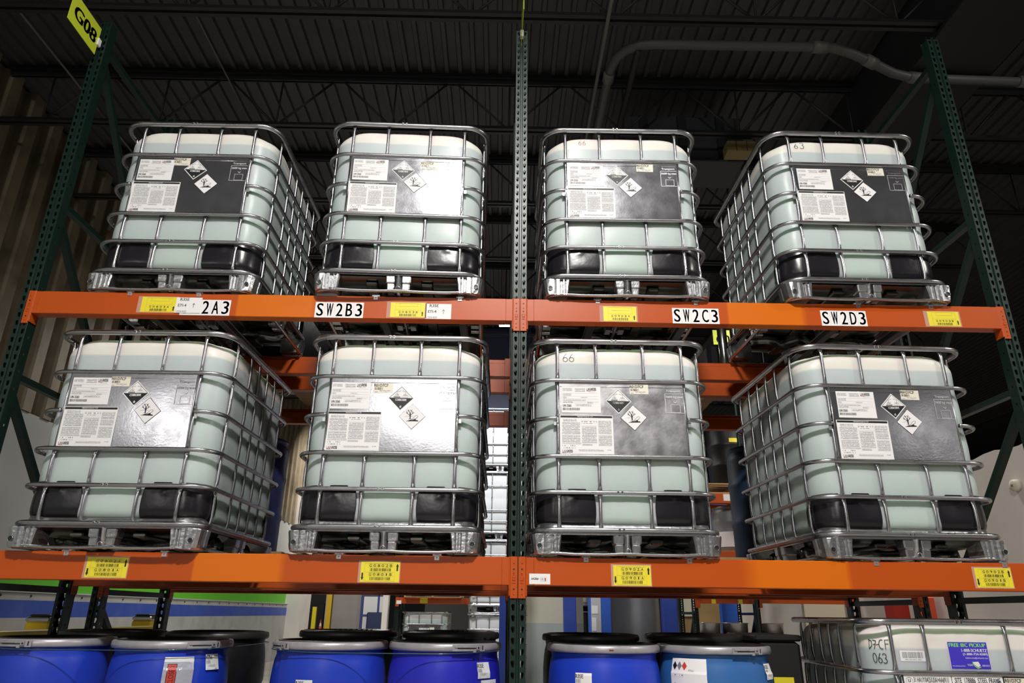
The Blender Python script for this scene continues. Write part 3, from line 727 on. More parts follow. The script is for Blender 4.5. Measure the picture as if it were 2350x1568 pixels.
def L(ch, x, y, s=1.0):
    D = {'D': [[(0, 2), (0, 0)], [(-.1, 1.9), (.7, 1.7), (.8, .7), (0, 0)]], '7': [[(0, 1.9), (.8, 1.7), (.3, 0)], [(.1, .9), (.7, 1.1)]], '-': [[(0, .9), (.5, 1)]],
         'C': [arc(.6, 1, .6, 60, 290, 9, 1)], 'F': [[(0, 2), (0, 0)], [(0, 1.95), (.9, 2)], [(0, 1.1), (.7, 1.15)]],
         '0': [arc(.45, 1, .45, 80, 440, 14, 1)], '6': [[(.6, 2.0), (.15, 1.0)]+arc(.45, .5, .42, 160, 500, 12, .5)], '3': [arc(.4, 1.45, .45, 150, -70, 9, .5)+arc(.4, .45, .5, 70, -140, 9, .5)]}
    return [[(a*s+x, b*s+y) for a, b in st] for st in D[ch]]
st = []
for ch, x in zip('D7-CF', (0, 1.0, 1.9, 2.5, 3.9)): st += L(ch, x, 2.9)
for ch, x in zip('063', (.6, 1.8, 2.9)): st += L(ch, x, 0)
def gscr(a, b, d): return tsurf(-.450+a*.0185, .958+b*.0215, .004+d*.2)
F = Flat(gscr)
for s_ in st: F.stroke(s_, .16, M_INK, 1)
F.build('handwritten_code', gi)
gi['group'] = 'filled liquid containers near the floor'; del gi['group']

# ================================================================== RACKING
BAY = 2.82
def upright_post_mesh(H=4.90, W=0.076, D=0.072):
    mb = MB(); n = int(H/0.0508)
    hw = W/2
    def tear(cx, cz, sx):
        top = [(cx+0.0088*cos(a), cz+.006+0.0088*sin(a)) for a in [radians(-20+220*k/8) for k in range(9)]]
        low = [(cx-sx*0.0015-.0052, cz-.014), (cx-sx*.0015, cz-.018), (cx-sx*0.0015+.0052, cz-.014)]
        return top+low
    for sx in (-1, 1):
        x0, x1 = (0.0075, hw) if sx > 0 else (-hw, -0.0075)
        cx = (x0+x1)/2
        for k in range(n):
            z0, z1 = k*0.0508, (k+1)*0.0508; cz = (z0+z1)/2
            T = tear(cx, cz, sx); m_ = len(T)
            R = []
            for (tx, tz) in T:  # project onto the cell border
                dx, dz = tx-cx, tz-cz; s = min(((x1-cx)/abs(dx)) if abs(dx) > 1e-6 else 9e9, ((z1-cz)/abs(dz)) if abs(dz) > 1e-6 else 9e9)
                R.append((cx+dx*s, cz+dz*s))
            O = []; src = []
            corners = [(x1, z1), (x0, z1), (x0, z0), (x1, z0)]
            vs = [(a, 0, b) for a, b in T]+[(a, 0, b) for a, b in R]+[(a, 0, b) for a, b in corners]
            fs = []
            for i in range(m_):
                j = (i+1) % m_; a, b = R[i], R[j]
                ca = [c for c in range(4) if (abs(a[0]-corners[c][0]) < 1e-6 and abs(b[1]-corners[c][1]) < 1e-6) or (abs(a[1]-corners[c][1]) < 1e-6 and abs(b[0]-corners[c][0]) < 1e-6)]
                same = abs(a[0]-b[0]) < 1e-6 or abs(a[1]-b[1]) < 1e-6
                if same or not ca: fs.append((i, j, m_+j, m_+i))
                else: fs.append((i, j, m_+j, 2*m_+ca[0], m_+i))
            mb.add(vs, fs, M_GREEN)
            mb.add([(a, 0, b) for a, b in T]+[(a, .0022, b) for a, b in T], [(i, (i+1) % m_, m_+(i+1) % m_, m_+i) for i in range(m_)], M_GREEN)
        # side wall with small round holes at every second pitch
        X = sx*hw
        yh = D*0.52
        for k in range(n//2):
            z0, z1 = k*.1016, (k+1)*.1016; cz = (z0+z1)/2
            q = .0045; ys = (0, yh-q, yh+q, D); zz = (z0, cz-q*1.4, cz+q*1.4, z1)
            vs = [(X, a, b) for b in zz for a in ys]
            fs = [(j*4+i, j*4+i+1, (j+1)*4+i+1, (j+1)*4+i) for j in range(3) for i in range(3) if not (i == 1 and j == 1)]
            mb.add(vs, fs, M_GREEN)
        mb.box(min(X, X-sx*.018), max(X, X-sx*.018), D-.0022, D, 0, H, M_GREEN)
        # lips beside the groove
        mb.tube([(sx*.0078, .0012, 0), (sx*.0078, .0012, H)], .0016, M_GREEN, 5); mb.tube([(sx*hw, .0012, 0), (sx*hw, .0012, H)], .0016, M_GREEN, 5)
    # recessed groove
    mb.add([(-.0075, 0, 0), (-.0045, .008, 0), (.0045, .008, 0), (.0075, 0, 0), (-.0075, 0, H), (-.0045, .008, H), (.0045, .008, H), (.0075, 0, H)], [(0, 1, 5, 4), (1, 2, 6, 5), (2, 3, 7, 6)], M_GREEN)
    return mb.mesh('post')
POST = upright_post_mesh()
def strut_mb(a, b, w_=0.020, h=0.036):
    mb = MB(); a = Vector(a); b = Vector(b); d = (b-a); L_ = d.length; t = d.normalized(); u = Vector((1, 0, 0)); v = t.cross(u)
    loops = []
    for p in (a, b): loops.append([p+u*w_*sx+v*h/2*sy for sx, sy in ((-1, -1), (1, -1), (1, 1), (-1, 1))])
    mb.loft(loops, M_GREEN, cap=True); return mb
def frame(X, y0, y1, label, foot_label=None):
    t = thing('rack_upright_frame', label, 'pallet rack upright', (X, y0, 0), 0, None)
    link('post', POST, t, (0, 0, 0)); link('post', POST, t, (0, y1-y0, 0), pi)
    D = y1-y0
    zs = [0.30, 1.27, 2.37, 3.48, 4.70]
    for z in zs: strut_mb((0, .06, z), (0, D-.06, z)).build('brace', t)
    for a, b in zip(zs[:-1], zs[1:]): strut_mb((0, .07, b-.10), (0, D-.07, a+.05)).build('brace', t)
    for yy in (0.03, D-.03):
        m = MB(); m.bbox(-.07, .07, yy-.06, yy+.06, 0, .010, M_GREEN, .003); m.build('base_plate', t)
    return t
for X, nm in ((-BAY, 'left'), (0, 'centre'), (BAY, 'right')):
    w_ = {'left': 'at the left end, under the yellow G08 sign', 'centre': 'in the middle of the front rack row', 'right': 'at the right end of the front rack row'}[nm]
    frame(X, 0, 1.07, 'tall green perforated upright '+w_)
    w2 = {'left': 'at the left end of the rear row', 'centre': 'of the rear row, right behind the centre upright', 'right': 'at the right end of the rear row'}[nm]
    frame(X, 1.40, 2.47, 'dark green perforated upright frame '+w2)

def connector(mb, x0, x1, ztop, h, sgn):
    """plate on the post face; sgn=+1: its beam runs to the right"""
    mb.bbox(x0, x1, -.0065, -.0008, ztop-h, ztop+.003, M_ORANGE, .0025)
    xo = x1 if sgn > 0 else x0
    mb.bbox(min(xo, xo+sgn*.006), max(xo, xo+sgn*.006), -.0065, .060, ztop-h+.012, ztop+.003, M_ORANGE, .002)
    cx = (x0+x1)/2
    for dz, kind in ((.022, 'r'), (.045, 'h'), (.058, 'r'), (.066, 't'), (.080, 's'), (.094, 'a'), (.117, 'h'), (.134, 'r')):
        z = ztop-dz*h/.150
        if kind == 'r': mb.lathe_y((cx, -.0065, z), .0045, M_ORANGE)
        elif kind == 'h': mb.disc_y((cx, -.0068, z), .0045, M_INK)
        elif kind == 't': mb.disc_y((cx, -.0068, z), .0035, M_INK, 3)
        elif kind == 's': mb.bbox(cx-.008, cx+.008, -.0085, -.006, z-.008, z+.008, M_ORANGE, .002)
        elif kind == 'a': mb.tube([(cx-.007, -.007, z-.003), (cx, -.008, z+.001), (cx+.007, -.007, z-.003)], .0014, M_RED, 5)
def lathe_y(self, c, r, m):
    loops = [[(c[0]+q*cos(2*pi*k/10), c[1]-d, c[2]+q*sin(2*pi*k/10)) for k in range(10)] for q, d in ((r, 0), (r*.8, .002), (r*.3, .003))]
    self.loft(loops, m, cap=True, smooth=True)
def disc_y(self, c, r, m, n=12):
    self.add([(c[0]+r*cos(2*pi*k/n+pi/2), c[1], c[2]+r*sin(2*pi*k/n+pi/2)) for k in range(n)], [tuple(range(n))], m)
MB.lathe_y = lathe_y; MB.disc_y = disc_y
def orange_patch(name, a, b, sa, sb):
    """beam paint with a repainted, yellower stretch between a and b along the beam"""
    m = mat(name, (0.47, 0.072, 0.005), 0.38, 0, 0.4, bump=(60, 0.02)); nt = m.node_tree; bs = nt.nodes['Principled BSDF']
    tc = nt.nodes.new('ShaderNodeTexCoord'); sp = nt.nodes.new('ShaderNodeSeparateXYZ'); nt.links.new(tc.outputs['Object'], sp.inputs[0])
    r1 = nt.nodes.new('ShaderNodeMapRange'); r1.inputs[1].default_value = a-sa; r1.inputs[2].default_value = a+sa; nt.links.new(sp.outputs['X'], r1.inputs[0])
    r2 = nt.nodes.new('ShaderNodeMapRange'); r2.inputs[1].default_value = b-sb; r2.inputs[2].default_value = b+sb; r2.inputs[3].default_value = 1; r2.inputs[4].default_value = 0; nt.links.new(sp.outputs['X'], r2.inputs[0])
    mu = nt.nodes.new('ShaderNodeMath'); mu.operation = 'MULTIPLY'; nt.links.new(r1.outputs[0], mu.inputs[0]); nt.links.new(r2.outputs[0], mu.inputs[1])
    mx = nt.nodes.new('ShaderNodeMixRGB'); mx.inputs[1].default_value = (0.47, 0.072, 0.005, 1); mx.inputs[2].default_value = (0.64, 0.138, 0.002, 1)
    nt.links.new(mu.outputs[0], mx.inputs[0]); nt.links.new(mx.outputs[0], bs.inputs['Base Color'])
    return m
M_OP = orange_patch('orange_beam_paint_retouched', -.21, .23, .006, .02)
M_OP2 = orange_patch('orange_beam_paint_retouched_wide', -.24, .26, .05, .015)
def beam_thing(x0, x1, y, ztop, h, flip, label, paint=None):
    """step beam from post face to post face; origin at its left end, local front faces -y"""
    L_ = x1-x0
    t = thing('rack_beam', label, 'pallet rack beam', ((x0+x1)/2, y, ztop), pi if flip else 0)
    mb = MB(); a, b = -L_/2+.044, L_/2-.044
    prof = [(-.006, -h+.003), (-.006, -.003), (-.003, 0), (.024, 0), (.028, -.004), (.028, -.036), (.056, -.036), (.060, -.040), (.060, -h+.004), (.056, -h), (-.003, -h)]
    loops = [[(x, yy, z) for yy, z in prof] for x in (a, b)]
    mb.loft(loops, paint or M_ORANGE, cap=True)
    mb.build('beam_bar', t)
    CHn = h+.062
    for s in (-1, 1):
        m = MB(); xa = s*(L_/2+.036-.0015)-(0.0 if s > 0 else 0)
        x_in = s*(L_/2-.001); x_out = s*(L_/2+.0365)
        connector(m, min(x_in, x_out), max(x_in, x_out), 0, CHn, -s)
        # side flange reaching to the bar, gusset below
        xf0, xf1 = sorted((s*(L_/2-.001), s*(L_/2-.044)))
        m.box(xf0, xf1, -.0195, .050, -h, 0, M_ORANGE) if False else None
        m.bbox(xf0, xf1, -.0050, .059, -h+.001, -.001, M_ORANGE, .002)
        g = s*(L_/2-.006)
        m.add([(g-.002, -.005, -h), (g-.002, .05, -h), (g-.002, .05, -h-.028), (g-.002, -.003, -h-.05), (g+.002, -.005, -h), (g+.002, .05, -h), (g+.002, .05, -h-.028), (g+.002, -.003, -h-.05)],
              [(0, 1, 2, 3), (7, 6, 5, 4), (0, 4, 5, 1), (1, 5, 6, 2), (2, 6, 7, 3), (3, 7, 4, 0)], M_ORANGE)
        m.disc_y((g, -.0045, -h-.02), .004, M_INK)
        m.build('beam_connector', t)
    return t
HB, HL = .139, .136; DROP = .009
X_L, X_C, X_R = -BAY, 0.0, BAY
BE = {}
for (xa, xb, side) in ((X_L, X_C, 'left'), (X_C, X_R, 'right')):
    for z, h, lv in ((ZU, HB, 'upper'), (ZL, HL, 'lower')):
        for y, flip, row in ((0, False, 'front'), (1.07, True, 'back of the front row'), (1.40, False, 'front of the rear row'), (2.47, True, 'back of the rear row')):
            det = {('left', 'upper', 'front'): 'orange rack beam carrying the 2A3 and SW2B3 stickers', ('right', 'upper', 'front'): 'orange rack beam carrying the SW2C3 and SW2D3 stickers',
                   ('left', 'lower', 'front'): 'orange rack beam carrying the G0802A and G0802B labels', ('right', 'lower', 'front'): 'orange rack beam carrying the G0902A, G0902B and 6420# labels'}.get((side, lv, row))
            lab = det or 'orange rack beam at the %s, %s level, %s bay' % (row, lv, side)
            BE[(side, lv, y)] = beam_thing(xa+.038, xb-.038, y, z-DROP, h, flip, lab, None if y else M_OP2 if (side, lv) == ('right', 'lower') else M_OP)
# beam stickers (in beam coordinates: x from the bay middle, z below the beam top)
def bx(side, X): return X-(-BAY/2 if side == 'left' else BAY/2)
def sticker(side, lv, name, X, ztop, w_, h, draw, label=None, base=.0066):
    F = Flat(base=base); draw(F, w_, h)
    return F.build(name, BE[(side, lv, 0)], (bx(side, X), 0, ztop+DROP), label=label)
def big_code(txt):
    def d(F, w_, h):
        n = len(txt)
        for i, c in enumerate(txt):
            x0 = w_*i/n; F.card(x0+.0003, x0+w_/n-.0003, -h, 0, M_WHITE)
            F.text(c, x0+w_/n*.20, x0+w_/n*.84, -h*.90, -h*.08, M_INK, 1, bold=.0014)
    return d
def yellow_single(code):
    def d(F, w_, h):
        F.card(-.022, w_+.008, -h-.004, .004, M_SLEEVE, .0004); F.rect(0, w_, -h, 0, M_YEL, 1)
        F.frame(w_*.14, w_*.88, -h*.97, -h*.06, .0006, M_GREY, 2)
        F.frame(w_*.26, w_*.78, -h*.27, -h*.06, .0006, M_GREY, 2); F.rect(w_*.14, w_*.88, -h*.50, -h*.495, M_GREY, 2)
        for k, c in enumerate(code):
            x = w_*(.24+.10*k); F.text(c, x, x+w_*.055, -h*.71, -h*.59, M_INK, 3)
        F.rect(w_*.22, w_*.82, -h*.565, -h*.56, M_GREY, 2)
        F.barcode(w_*.27, w_*.76, -h*.93, -h*.77, M_INK, 30, len(code)+ord(code[2])); arrow(F, w_*.93, -h*.90, -h*.58, w_*.06, M_INK)
    return d
def yellow_double(c1, c2):
    def d(F, w_, h):
        F.card(-.012, w_+.004, -h-.004, .006, M_SLEEVE, .0004); F.rect(0, w_, -h, 0, M_YEL, 1)
        F.frame(w_*.10, w_*.88, -h*.96, -h*.06, .0006, M_GREY, 2); F.rect(w_*.10, w_*.88, -h*.515, -h*.51, M_GREY, 2)
        for j, code in enumerate((c1, c2)):
            z = -h*(.10+.44*j)
            for k, c in enumerate(code):
                x = w_*(.22+.105*k); F.text(c, x, x+w_*.06, z-h*.15, z-h*.02, M_INK, 3); F.frame(x-w_*.02, x+w_*.082, z-h*.18, z+h*.01, .0005, M_GREY, 2)
            F.barcode(w_*.24, w_*.78, z-h*.37, z-h*.22, M_INK, 34, 3+j)
        arrow(F, w_*.94, -h*.45, -h*.08, w_*.07, M_INK); arrow(F, w_*.05, -h*.92, -h*.55, w_*.07, M_INK, up=False)
    return d
def eti(F, w_, h):
    F.card(0, w_, -h, 0, M_WHITE); F.text('R35E', w_*.15, w_*.50, -h*.22, -h*.03, M_INK, 1, bold=.0003)
    F.text('ETI-4', w_*.10, w_*.42, -h*.60, -h*.42, M_INK, 1, bold=.0003); F.text('1204/400', w_*.04, w_*.46, -h*.97, -h*.84, M_GREY, 1)
    x = w_*.70; F.stroke([(x, -h*.66), (x, -h*.38)], .0022, M_INK, 1); F.stroke([(x-.007, -h*.48), (x, -h*.38), (x+.007, -h*.48)], .0022, M_INK, 1)
sticker('left', 'upper', 'location_label', -2.164, -.036, .200, .094, yellow_single('G0803A'), 'yellow G0803A location label')
sticker('left', 'upper', 'letter_tiles', -1.938, -.048, .282, .097, big_code('SW2A3'), 'white tiles reading 2A3, the first two covered')
sticker('left', 'upper', 'route_label', -1.968, -.037, .147, .096, eti, 'white R35E ETI-4 label', base=.0095)
sticker('left', 'upper', 'letter_tiles', -1.173, -.050, .277, .096, big_code('SW2B3'), 'white tiles reading SW2B3')
sticker('left', 'upper', 'location_label', -.742, -.045, .197, .092, yellow_single('G0803B'), 'yellow G0803B location label')
sticker('left', 'upper', 'route_label', -.541, -.050, .147, .094, eti, 'white R35E ETI-4 label')
sticker('right', 'upper', 'location_label', .480, -.048, .190, .092, yellow_single('G0903A'), 'yellow G0903A location label')
sticker('right', 'upper', 'letter_tiles', .877, -.051, .270, .096, big_code('SW2C3'), 'white tiles reading SW2C3')
sticker('right', 'upper', 'letter_tiles', 1.736, -.051, .265, .095, big_code('SW2D3'), 'white tiles reading SW2D3')
sticker('right', 'upper', 'location_label', 2.359, -.047, .182, .090, yellow_single('G0903B'), 'yellow G0903B location label')
sticker('left', 'lower', 'location_label', -2.150, -.036, .205, .096, yellow_double('G0802A', 'G0801A'), 'yellow G0802A and G0801A label')
sticker('left', 'lower', 'location_label', -.786, -.041, .194, .096, yellow_double('G0802B', 'G0801B'), 'yellow G0802B and G0801B label')
sticker('right', 'lower', 'location_label', .479, -.043, .188, .096, yellow_double('G0902A', 'G0901A'), 'yellow G0902A and G0901A label')
sticker('right', 'lower', 'location_label', 2.310, -.034, .184, .094, yellow_double('G0902B', 'G0901B'), 'yellow G0902B and G0901B label')
def d6420(F, w_, h):
    F.card(0, w_, -h, 0, M_WHITE); F.text('6420#', w_*.10, w_*.44, -h*.60, -h*.38, M_INK, 1, bold=.0004)
    F.frame(w_*.52, w_*.84, -h*.72, -h*.36, .0005, M_GREY, 1); F.rect(w_*.54, w_*.68, -h*.64, -h*.40, M_PRINT, 1); arrow(F, w_*.76, -h*.68, -h*.38, w_*.09, M_REDP)
sticker('right', 'lower', 'load_label', .057, -.088, .105, .050, d6420, 'white 6420# load label')

# pallet support bars hooked over the beams
def support_mesh():
    m = MB(); m.bbox(-.022, .022, .064, 1.006, -.046, -.009, M_BAR, .003)
    m.bbox(-.022, .022, -.006, 1.076, -.0085, 0, M_CLIP, .001)
    for y, s in ((-.0090, 1), (1.0790, -1)):
        m.bbox(-.0125, .0125, min(y, y+s*.003), max(y, y+s*.003)+ (0), -.030, 0, M_CLIP, .0008); m.box(-.0125, .0125, min(y, y+s*.008), max(y, y+s*.008), -.003, 0, M_CLIP)
        m.disc_y((0, y-.0004 if s > 0 else y+.0004, -.018), .0035, M_REDP)
    return m.mesh('pallet_support_bar')
SUP = support_mesh()
NM = {ZU: ('upper', ['under the container above 2A3', 'under the container above SW2B3', 'under the container above SW2C3', 'under the container above SW2D3']),
      ZL: ('lower', ['under the leftmost lower container', 'under the lower container left of the centre upright', 'under the container marked 66', 'under the rightmost lower container'])}
for z, prs in ((ZU, ((-2.242, -1.848), (-.832, -.347), (.45, 1.019), (1.965, 2.39))), (ZL, ((-2.263, -1.775), (-.902, -.409), (.344, .867), (1.817, 2.472)))):
    for (a, b), nm in zip(prs, NM[z][1]):
        for x, sd in ((a, 'left'), (b, 'right')):
            o = link('pallet_support_bar', SUP, None, (x, 0, z))
            tag(o, '%s zinc support bar %s' % (sd, nm), 'support bar', 'zinc support bars under the containers')

# hanging aisle signs on the post tops
def aisle_sign(name, txt, X, Y, z, yaw, label, w_=.310, h=.215, clip=True):
    t = thing(name, label, 'sign', (X, Y, z), yaw)
    F = Flat(base=.0015); F.card(-w_, 0, 0, h, M_LIME, .003); 
    if txt: F.text(txt, -w_*.86, -w_*.10, h*.28, h*.72, M_INK, 1, bold=.006)
    F.build('sign_panel', t)
    F2 = Flat(lambda x, zz, d: (-x, .0015+.0005*d, zz)); F2.text(txt, w_*.12, w_*.90, h*.33, h*.72, M_INK, 1, bold=.004); F2.build('rear_lettering', t)
    m = MB(); m.bbox(-.012, .020, -.012, .006, h*.36, h*.62, M_WHITE, .002); m.build('sign_clip', t)
    return t
aisle_sign('aisle_sign', 'G08', -2.820, -.03, 4.570, radians(90), 'yellow G08 aisle sign tilted on top of the left end upright')
_c = aisle_sign('aisle_sign', 'G09', -.004, -.03, 4.715, radians(91.2), 'yellow aisle sign seen edge-on, on top of the centre upright')
for o in [o for o in bpy.data.objects if o.name == 'aisle_sign']: o.rotation_euler = (0, radians(0), o.rotation_euler[2])

# ================================================================== DRUMS
def drum(name, X, Y, z, body, ring, lid, label, R_=.292, H=.90, group=None, latch=None, parts=(), neck=.272, lidr=True, cat='drum'):
    t = thing(name, label, cat, (X, Y, z), 0, group)
    k = H/.90
    m = MB(); m.lathe([(.24, 0), (R_-.012, .012), (R_-.004, .05*k), (R_, .12*k), (R_, .28*k), (R_-.006, .30*k), (R_, .32*k), (R_, .58*k), (R_-.006, .60*k), (R_, .62*k), (R_-.001, .70*k), (R_-.006, .76*k),
                       (R_-.012, .80*k), (R_-.020, .825*k), (neck+.004, .845*k), (neck, .852*k), (neck, .868*k)], (0, 0, 0), body, 56)
    m.build('drum_body', t)
    m = MB(); rr = R_+.004
    m.lathe([(neck-.004, .850*k), (rr-.006, .850*k), (rr-.001, .856*k), (rr, .866*k), (rr-.002, .880*k), (rr-.008, .887*k), (rr-.022, .887*k), (rr-.026, .880*k)], (0, 0, 0), ring, 64, cap=False)
    m.build('clamp_ring', t)
    if lidr:
        m = MB(); m.lathe([(rr-.020, .868*k), (rr-.024, .889*k), (rr-.034, .892*k), (rr-.044, .880*k), (rr-.06, .872*k), (.12, .876*k), (.001, .880*k)], (0, 0, 0), lid, 48, cap=False); m.build('drum_lid', t)
    if latch is not None:
        m = MB(); a = radians(latch)
        def P(u, zz, d): q = a+u/rr; return ((rr+d)*sin(q), -(rr+d)*cos(q), zz)
        def pb(u0, u1, z0, z1, d0, d1, mm):
            n = max(1, int(abs(u1-u0)/.012))
            for i in range(n):
                p, q = u0+(u1-u0)*i/n, u0+(u1-u0)*(i+1)/n
                m.add([P(p, z0, d0), P(q, z0, d0), P(q, z1, d0), P(p, z1, d0), P(p, z0, d1), P(q, z0, d1), P(q, z1, d1), P(p, z1, d1)],
                      [(4, 5, 6, 7), (0, 4, 7, 3), (1, 2, 6, 5), (3, 7, 6, 2), (0, 1, 5, 4), (0, 3, 2, 1)], mm)
        z0 = .852*k
        pb(-.11, .045, z0+.002, z0+.030, .000, .006, ring); pb(-.085, .02, z0+.012, z0+.017, .006, .0075, M_RINGK)
        pb(-.10, -.02, z0+.018, z0+.026, .006, .010, ring); pb(.012, .030, z0+.008, z0+.024, .006, .012, ring); pb(.018, .026, z0+.012, z0+.020, .012, .0125, M_INK)
        pb(.034, .060, z0+.000, z0+.032, .004, .011, ring); pb(.044, .050, z0+.006, z0+.026, .011, .0115, M_INK)
        pb(-.005, .010, z0-.004, z0+.004, .004, .009, ring)
        m.build('ring_latch', t)
    return t
def wrapf(R_, ang, z0):
    """map label coordinates on to the drum wall: ang = azimuth of x=0, measured from straight ahead"""
    def fn(x, z, d):
        zz = z0+z; q = radians(ang)+x/R_; r = R_+.0035+d
        if zz > .76: r = min(r, R_-.003+.0035+d-(zz-.76)*.24)
        return (r*sin(q), -r*cos(q), zz)
    return fn
def r35e(F):
    F.rect(0, .085, 0, .072, M_WHITE, 0, 4); F.text('R35E', .002, .042, .048, .066, M_INK, 1, bold=.0006); F.barcode(.004, .030, .028, .044, M_GREY, 12, 6, 1)
    F.rect(.012, .060, .014, .024, M_PRINT, 1); F.rect(.006, .020, .004, .008, M_PRINT, 1); F.rect(.055, .068, .004, .008, M_PRINT, 1)
Zp = .135
D1 = drum('open_head_drum', -2.42, .34, Zp, M_BLUE, M_RING, M_LID, 'blue plastic drum at the bottom left corner, latch facing forward', latch=0)
D2 = drum('open_head_drum', -1.805, .36, Zp-.004, M_BLUE, M_RING, M_LID, 'blue plastic drum with the red PACKING LIST ENCLOSED pouch', latch=56)
D3 = drum('open_head_drum', -.970, .34, Zp, M_BLUE, M_RING, M_LID, 'blue plastic drum with its ring latch at the left, under the G0801B label', latch=-42)
D4 = drum('open_head_drum', -.372, .35, Zp, M_BLUEV, M_RING, M_LID, 'violet-blue drum left of the centre upright, R35E sticker at its right', latch=32)
D5 = drum('open_head_drum', .462, .34, Zp, M_BLUE, M_RING, M_LID, 'deep blue drum right of the centre upright, rust spot on its ring', latch=None)
D6 = drum('open_head_drum', 1.048, .36, Zp, M_BLUEL, M_RING, M_LID, 'faded light blue drum with a large white address label', latch=24)
for o in (D1, D2, D3, D4, D5, D6): o['group'] = 'blue drums in the front of the rack floor'
D7 = drum('open_head_drum', -1.80, .96, Zp+.02, M_BDRUM, M_RINGK, M_LID, 'black drum behind the blue drum with the red pouch', group='black drums behind')
drum('open_head_drum', -2.43, .96, Zp+.02, M_BDRUM, M_RINGK, M_LID, 'black drum behind the blue drum in the left corner', group='black drums behind')
drum('open_head_drum', -1.005, .96, Zp+.035, M_BDRUM, M_RINGK, M_LID, 'black drum behind the blue drum under the G0801B label', group='black drums behind')
drum('open_head_drum', -.385, .96, Zp+.035, M_BDRUM, M_RINGK, M_LID, 'black drum behind the violet-blue drum, black latch visible', group='black drums behind', latch=40)
drum('open_head_drum', .470, .96, Zp+.03, M_BDRUM, M_RINGK, M_LID, 'black drum behind the deep blue drum right of the centre upright', group='black drums behind')
drum('open_head_drum', 1.10, .96, Zp+.035, M_BDRUM, M_RINGK, M_LID, 'black drum behind the faded light blue drum', group='black drums behind')
def lab_on(d, R_, ang, z0, fn, name, label=None):
    F = Flat(wrapf(R_, ang, z0)); fn(F); return F.build(name, d, label=label)
lab_on(D2, .292, 57, .752, r35e, 'small_sticker'); lab_on(D3, .292, -19, .648, r35e, 'small_sticker')
lab_on(D4, .292, 38, .728, r35e, 'small_sticker'); lab_on(D5, .292, -36, .690, r35e, 'small_sticker'); lab_on(D6, .292, 43, .735, r35e, 'small_sticker')
def pouch(F):
    F.rect(0, .140, -.30, .0, M_PCH, 0, 6); F.rect(0, .140, -.022, 0, M_WHITE, 1, 6); F.rect(.018, .062, -.30, -.030, M_INK, 1, 2); F.rect(.021, .059, -.30, -.033, M_RED, 2, 2)
    F.text('PACKING LIST ENCLOSED', .028, .052, -.30, -.040, M_INK, 3, rot=90)
lab_on(D2, .292, 17, .815, pouch, 'document_pouch', 'clear pouch with a red PACKING LIST ENCLOSED strip')
def haz(F):
    F.rect(0, .20, -.30, 0, M_WHITE, 0, 8)
    for k, c in enumerate((M_INK, M_GREY, M_RED)):
        x = .022+.030*k; F.poly([(x-.015, -.035), (x, -.055), (x+.015, -.035), (x, -.015)], c, 1)
    F.rect(.105, .135, -.060, -.048, M_PRINT, 1)
    F.rect(.01, .08, -.085, -.070, M_PRINT2, 1); F.text('Suite 100', .022, .112, -.128, -.112, M_GREY, 1); F.text('PA 19543', .030, .116, -.156, -.136, M_RED, 1, bold=.0006)
    F.rect(.03, .09, -.20, -.186, M_PRINT, 1)
lab_on(D6, .292, -62, .828, haz, 'address_label', 'white label with hazard diamonds and PA 19543')
def haz2(F):
    F.rect(0, .12, -.22, 0, M_WHITE, 0, 6); F.poly([(.062, -.03), (.072, -.045), (.082, -.03), (.072, -.012)], M_NAVYV, 1); F.poly([(.085, -.03), (.095, -.045), (.105, -.03), (.095, -.012)], M_NAVYV, 1)
    F.rect(.02, .05, -.075, -.062, M_PRINT, 1); F.rect(.075, .10, -.13, -.10, M_PRINT, 1)
lab_on(D4, .292, 42, .72, haz2, 'address_label')
F = Flat(wrapf(.292, 4, .86), .004); 
m = MB(); m.bbox(-.010, .012, -.2985, -.2955, .864, .870, mat('rust', (.22, .05, .02), .8), .002); m.build('rust_spot', D5, label='rust spot on the ring')
m = MB(); m.lathe([(.035, 0), (.035, .008), (.028, .010), (.001, .010)], (.03, -.12, .876), M_RING, 20); m.build('bung_cap', D4)

def pallet(X, Y, z, w_, d, label, h=.13, group='wooden pallets'):
    t = thing('wooden_pallet', label, 'pallet', (X, Y, z), 0, group)
    for i in range(7):
        m = MB(); y = -d/2+(d-.09)*i/6; m.bbox(-w_/2, w_/2, y, y+.09, h-.018, h, M_WOOD, .002); m.build('deck_board', t)
    for x in (-w_/2+.02, 0, w_/2-.02):
        m = MB(); m.bbox(x-.02, x+.02, -d/2, d/2, .018, h-.018, M_WOOD, .002); m.build('stringer', t)
    for y in (-d/2, -.045, d/2-.09):
        m = MB(); m.bbox(-w_/2, w_/2, y, y+.09, 0, .018, M_WOOD, .002); m.build('bottom_board', t)
    return t
pallet(-2.11, .65, 0, 1.20, 1.20, 'wooden pallet under the two drums at the far left')
pallet(-.68, .65, 0, 1.20, 1.20, 'wooden pallet under the drums left of the centre upright')
pallet(.77, .65, 0, 1.18, 1.20, 'wooden pallet under the drums right of the centre upright')

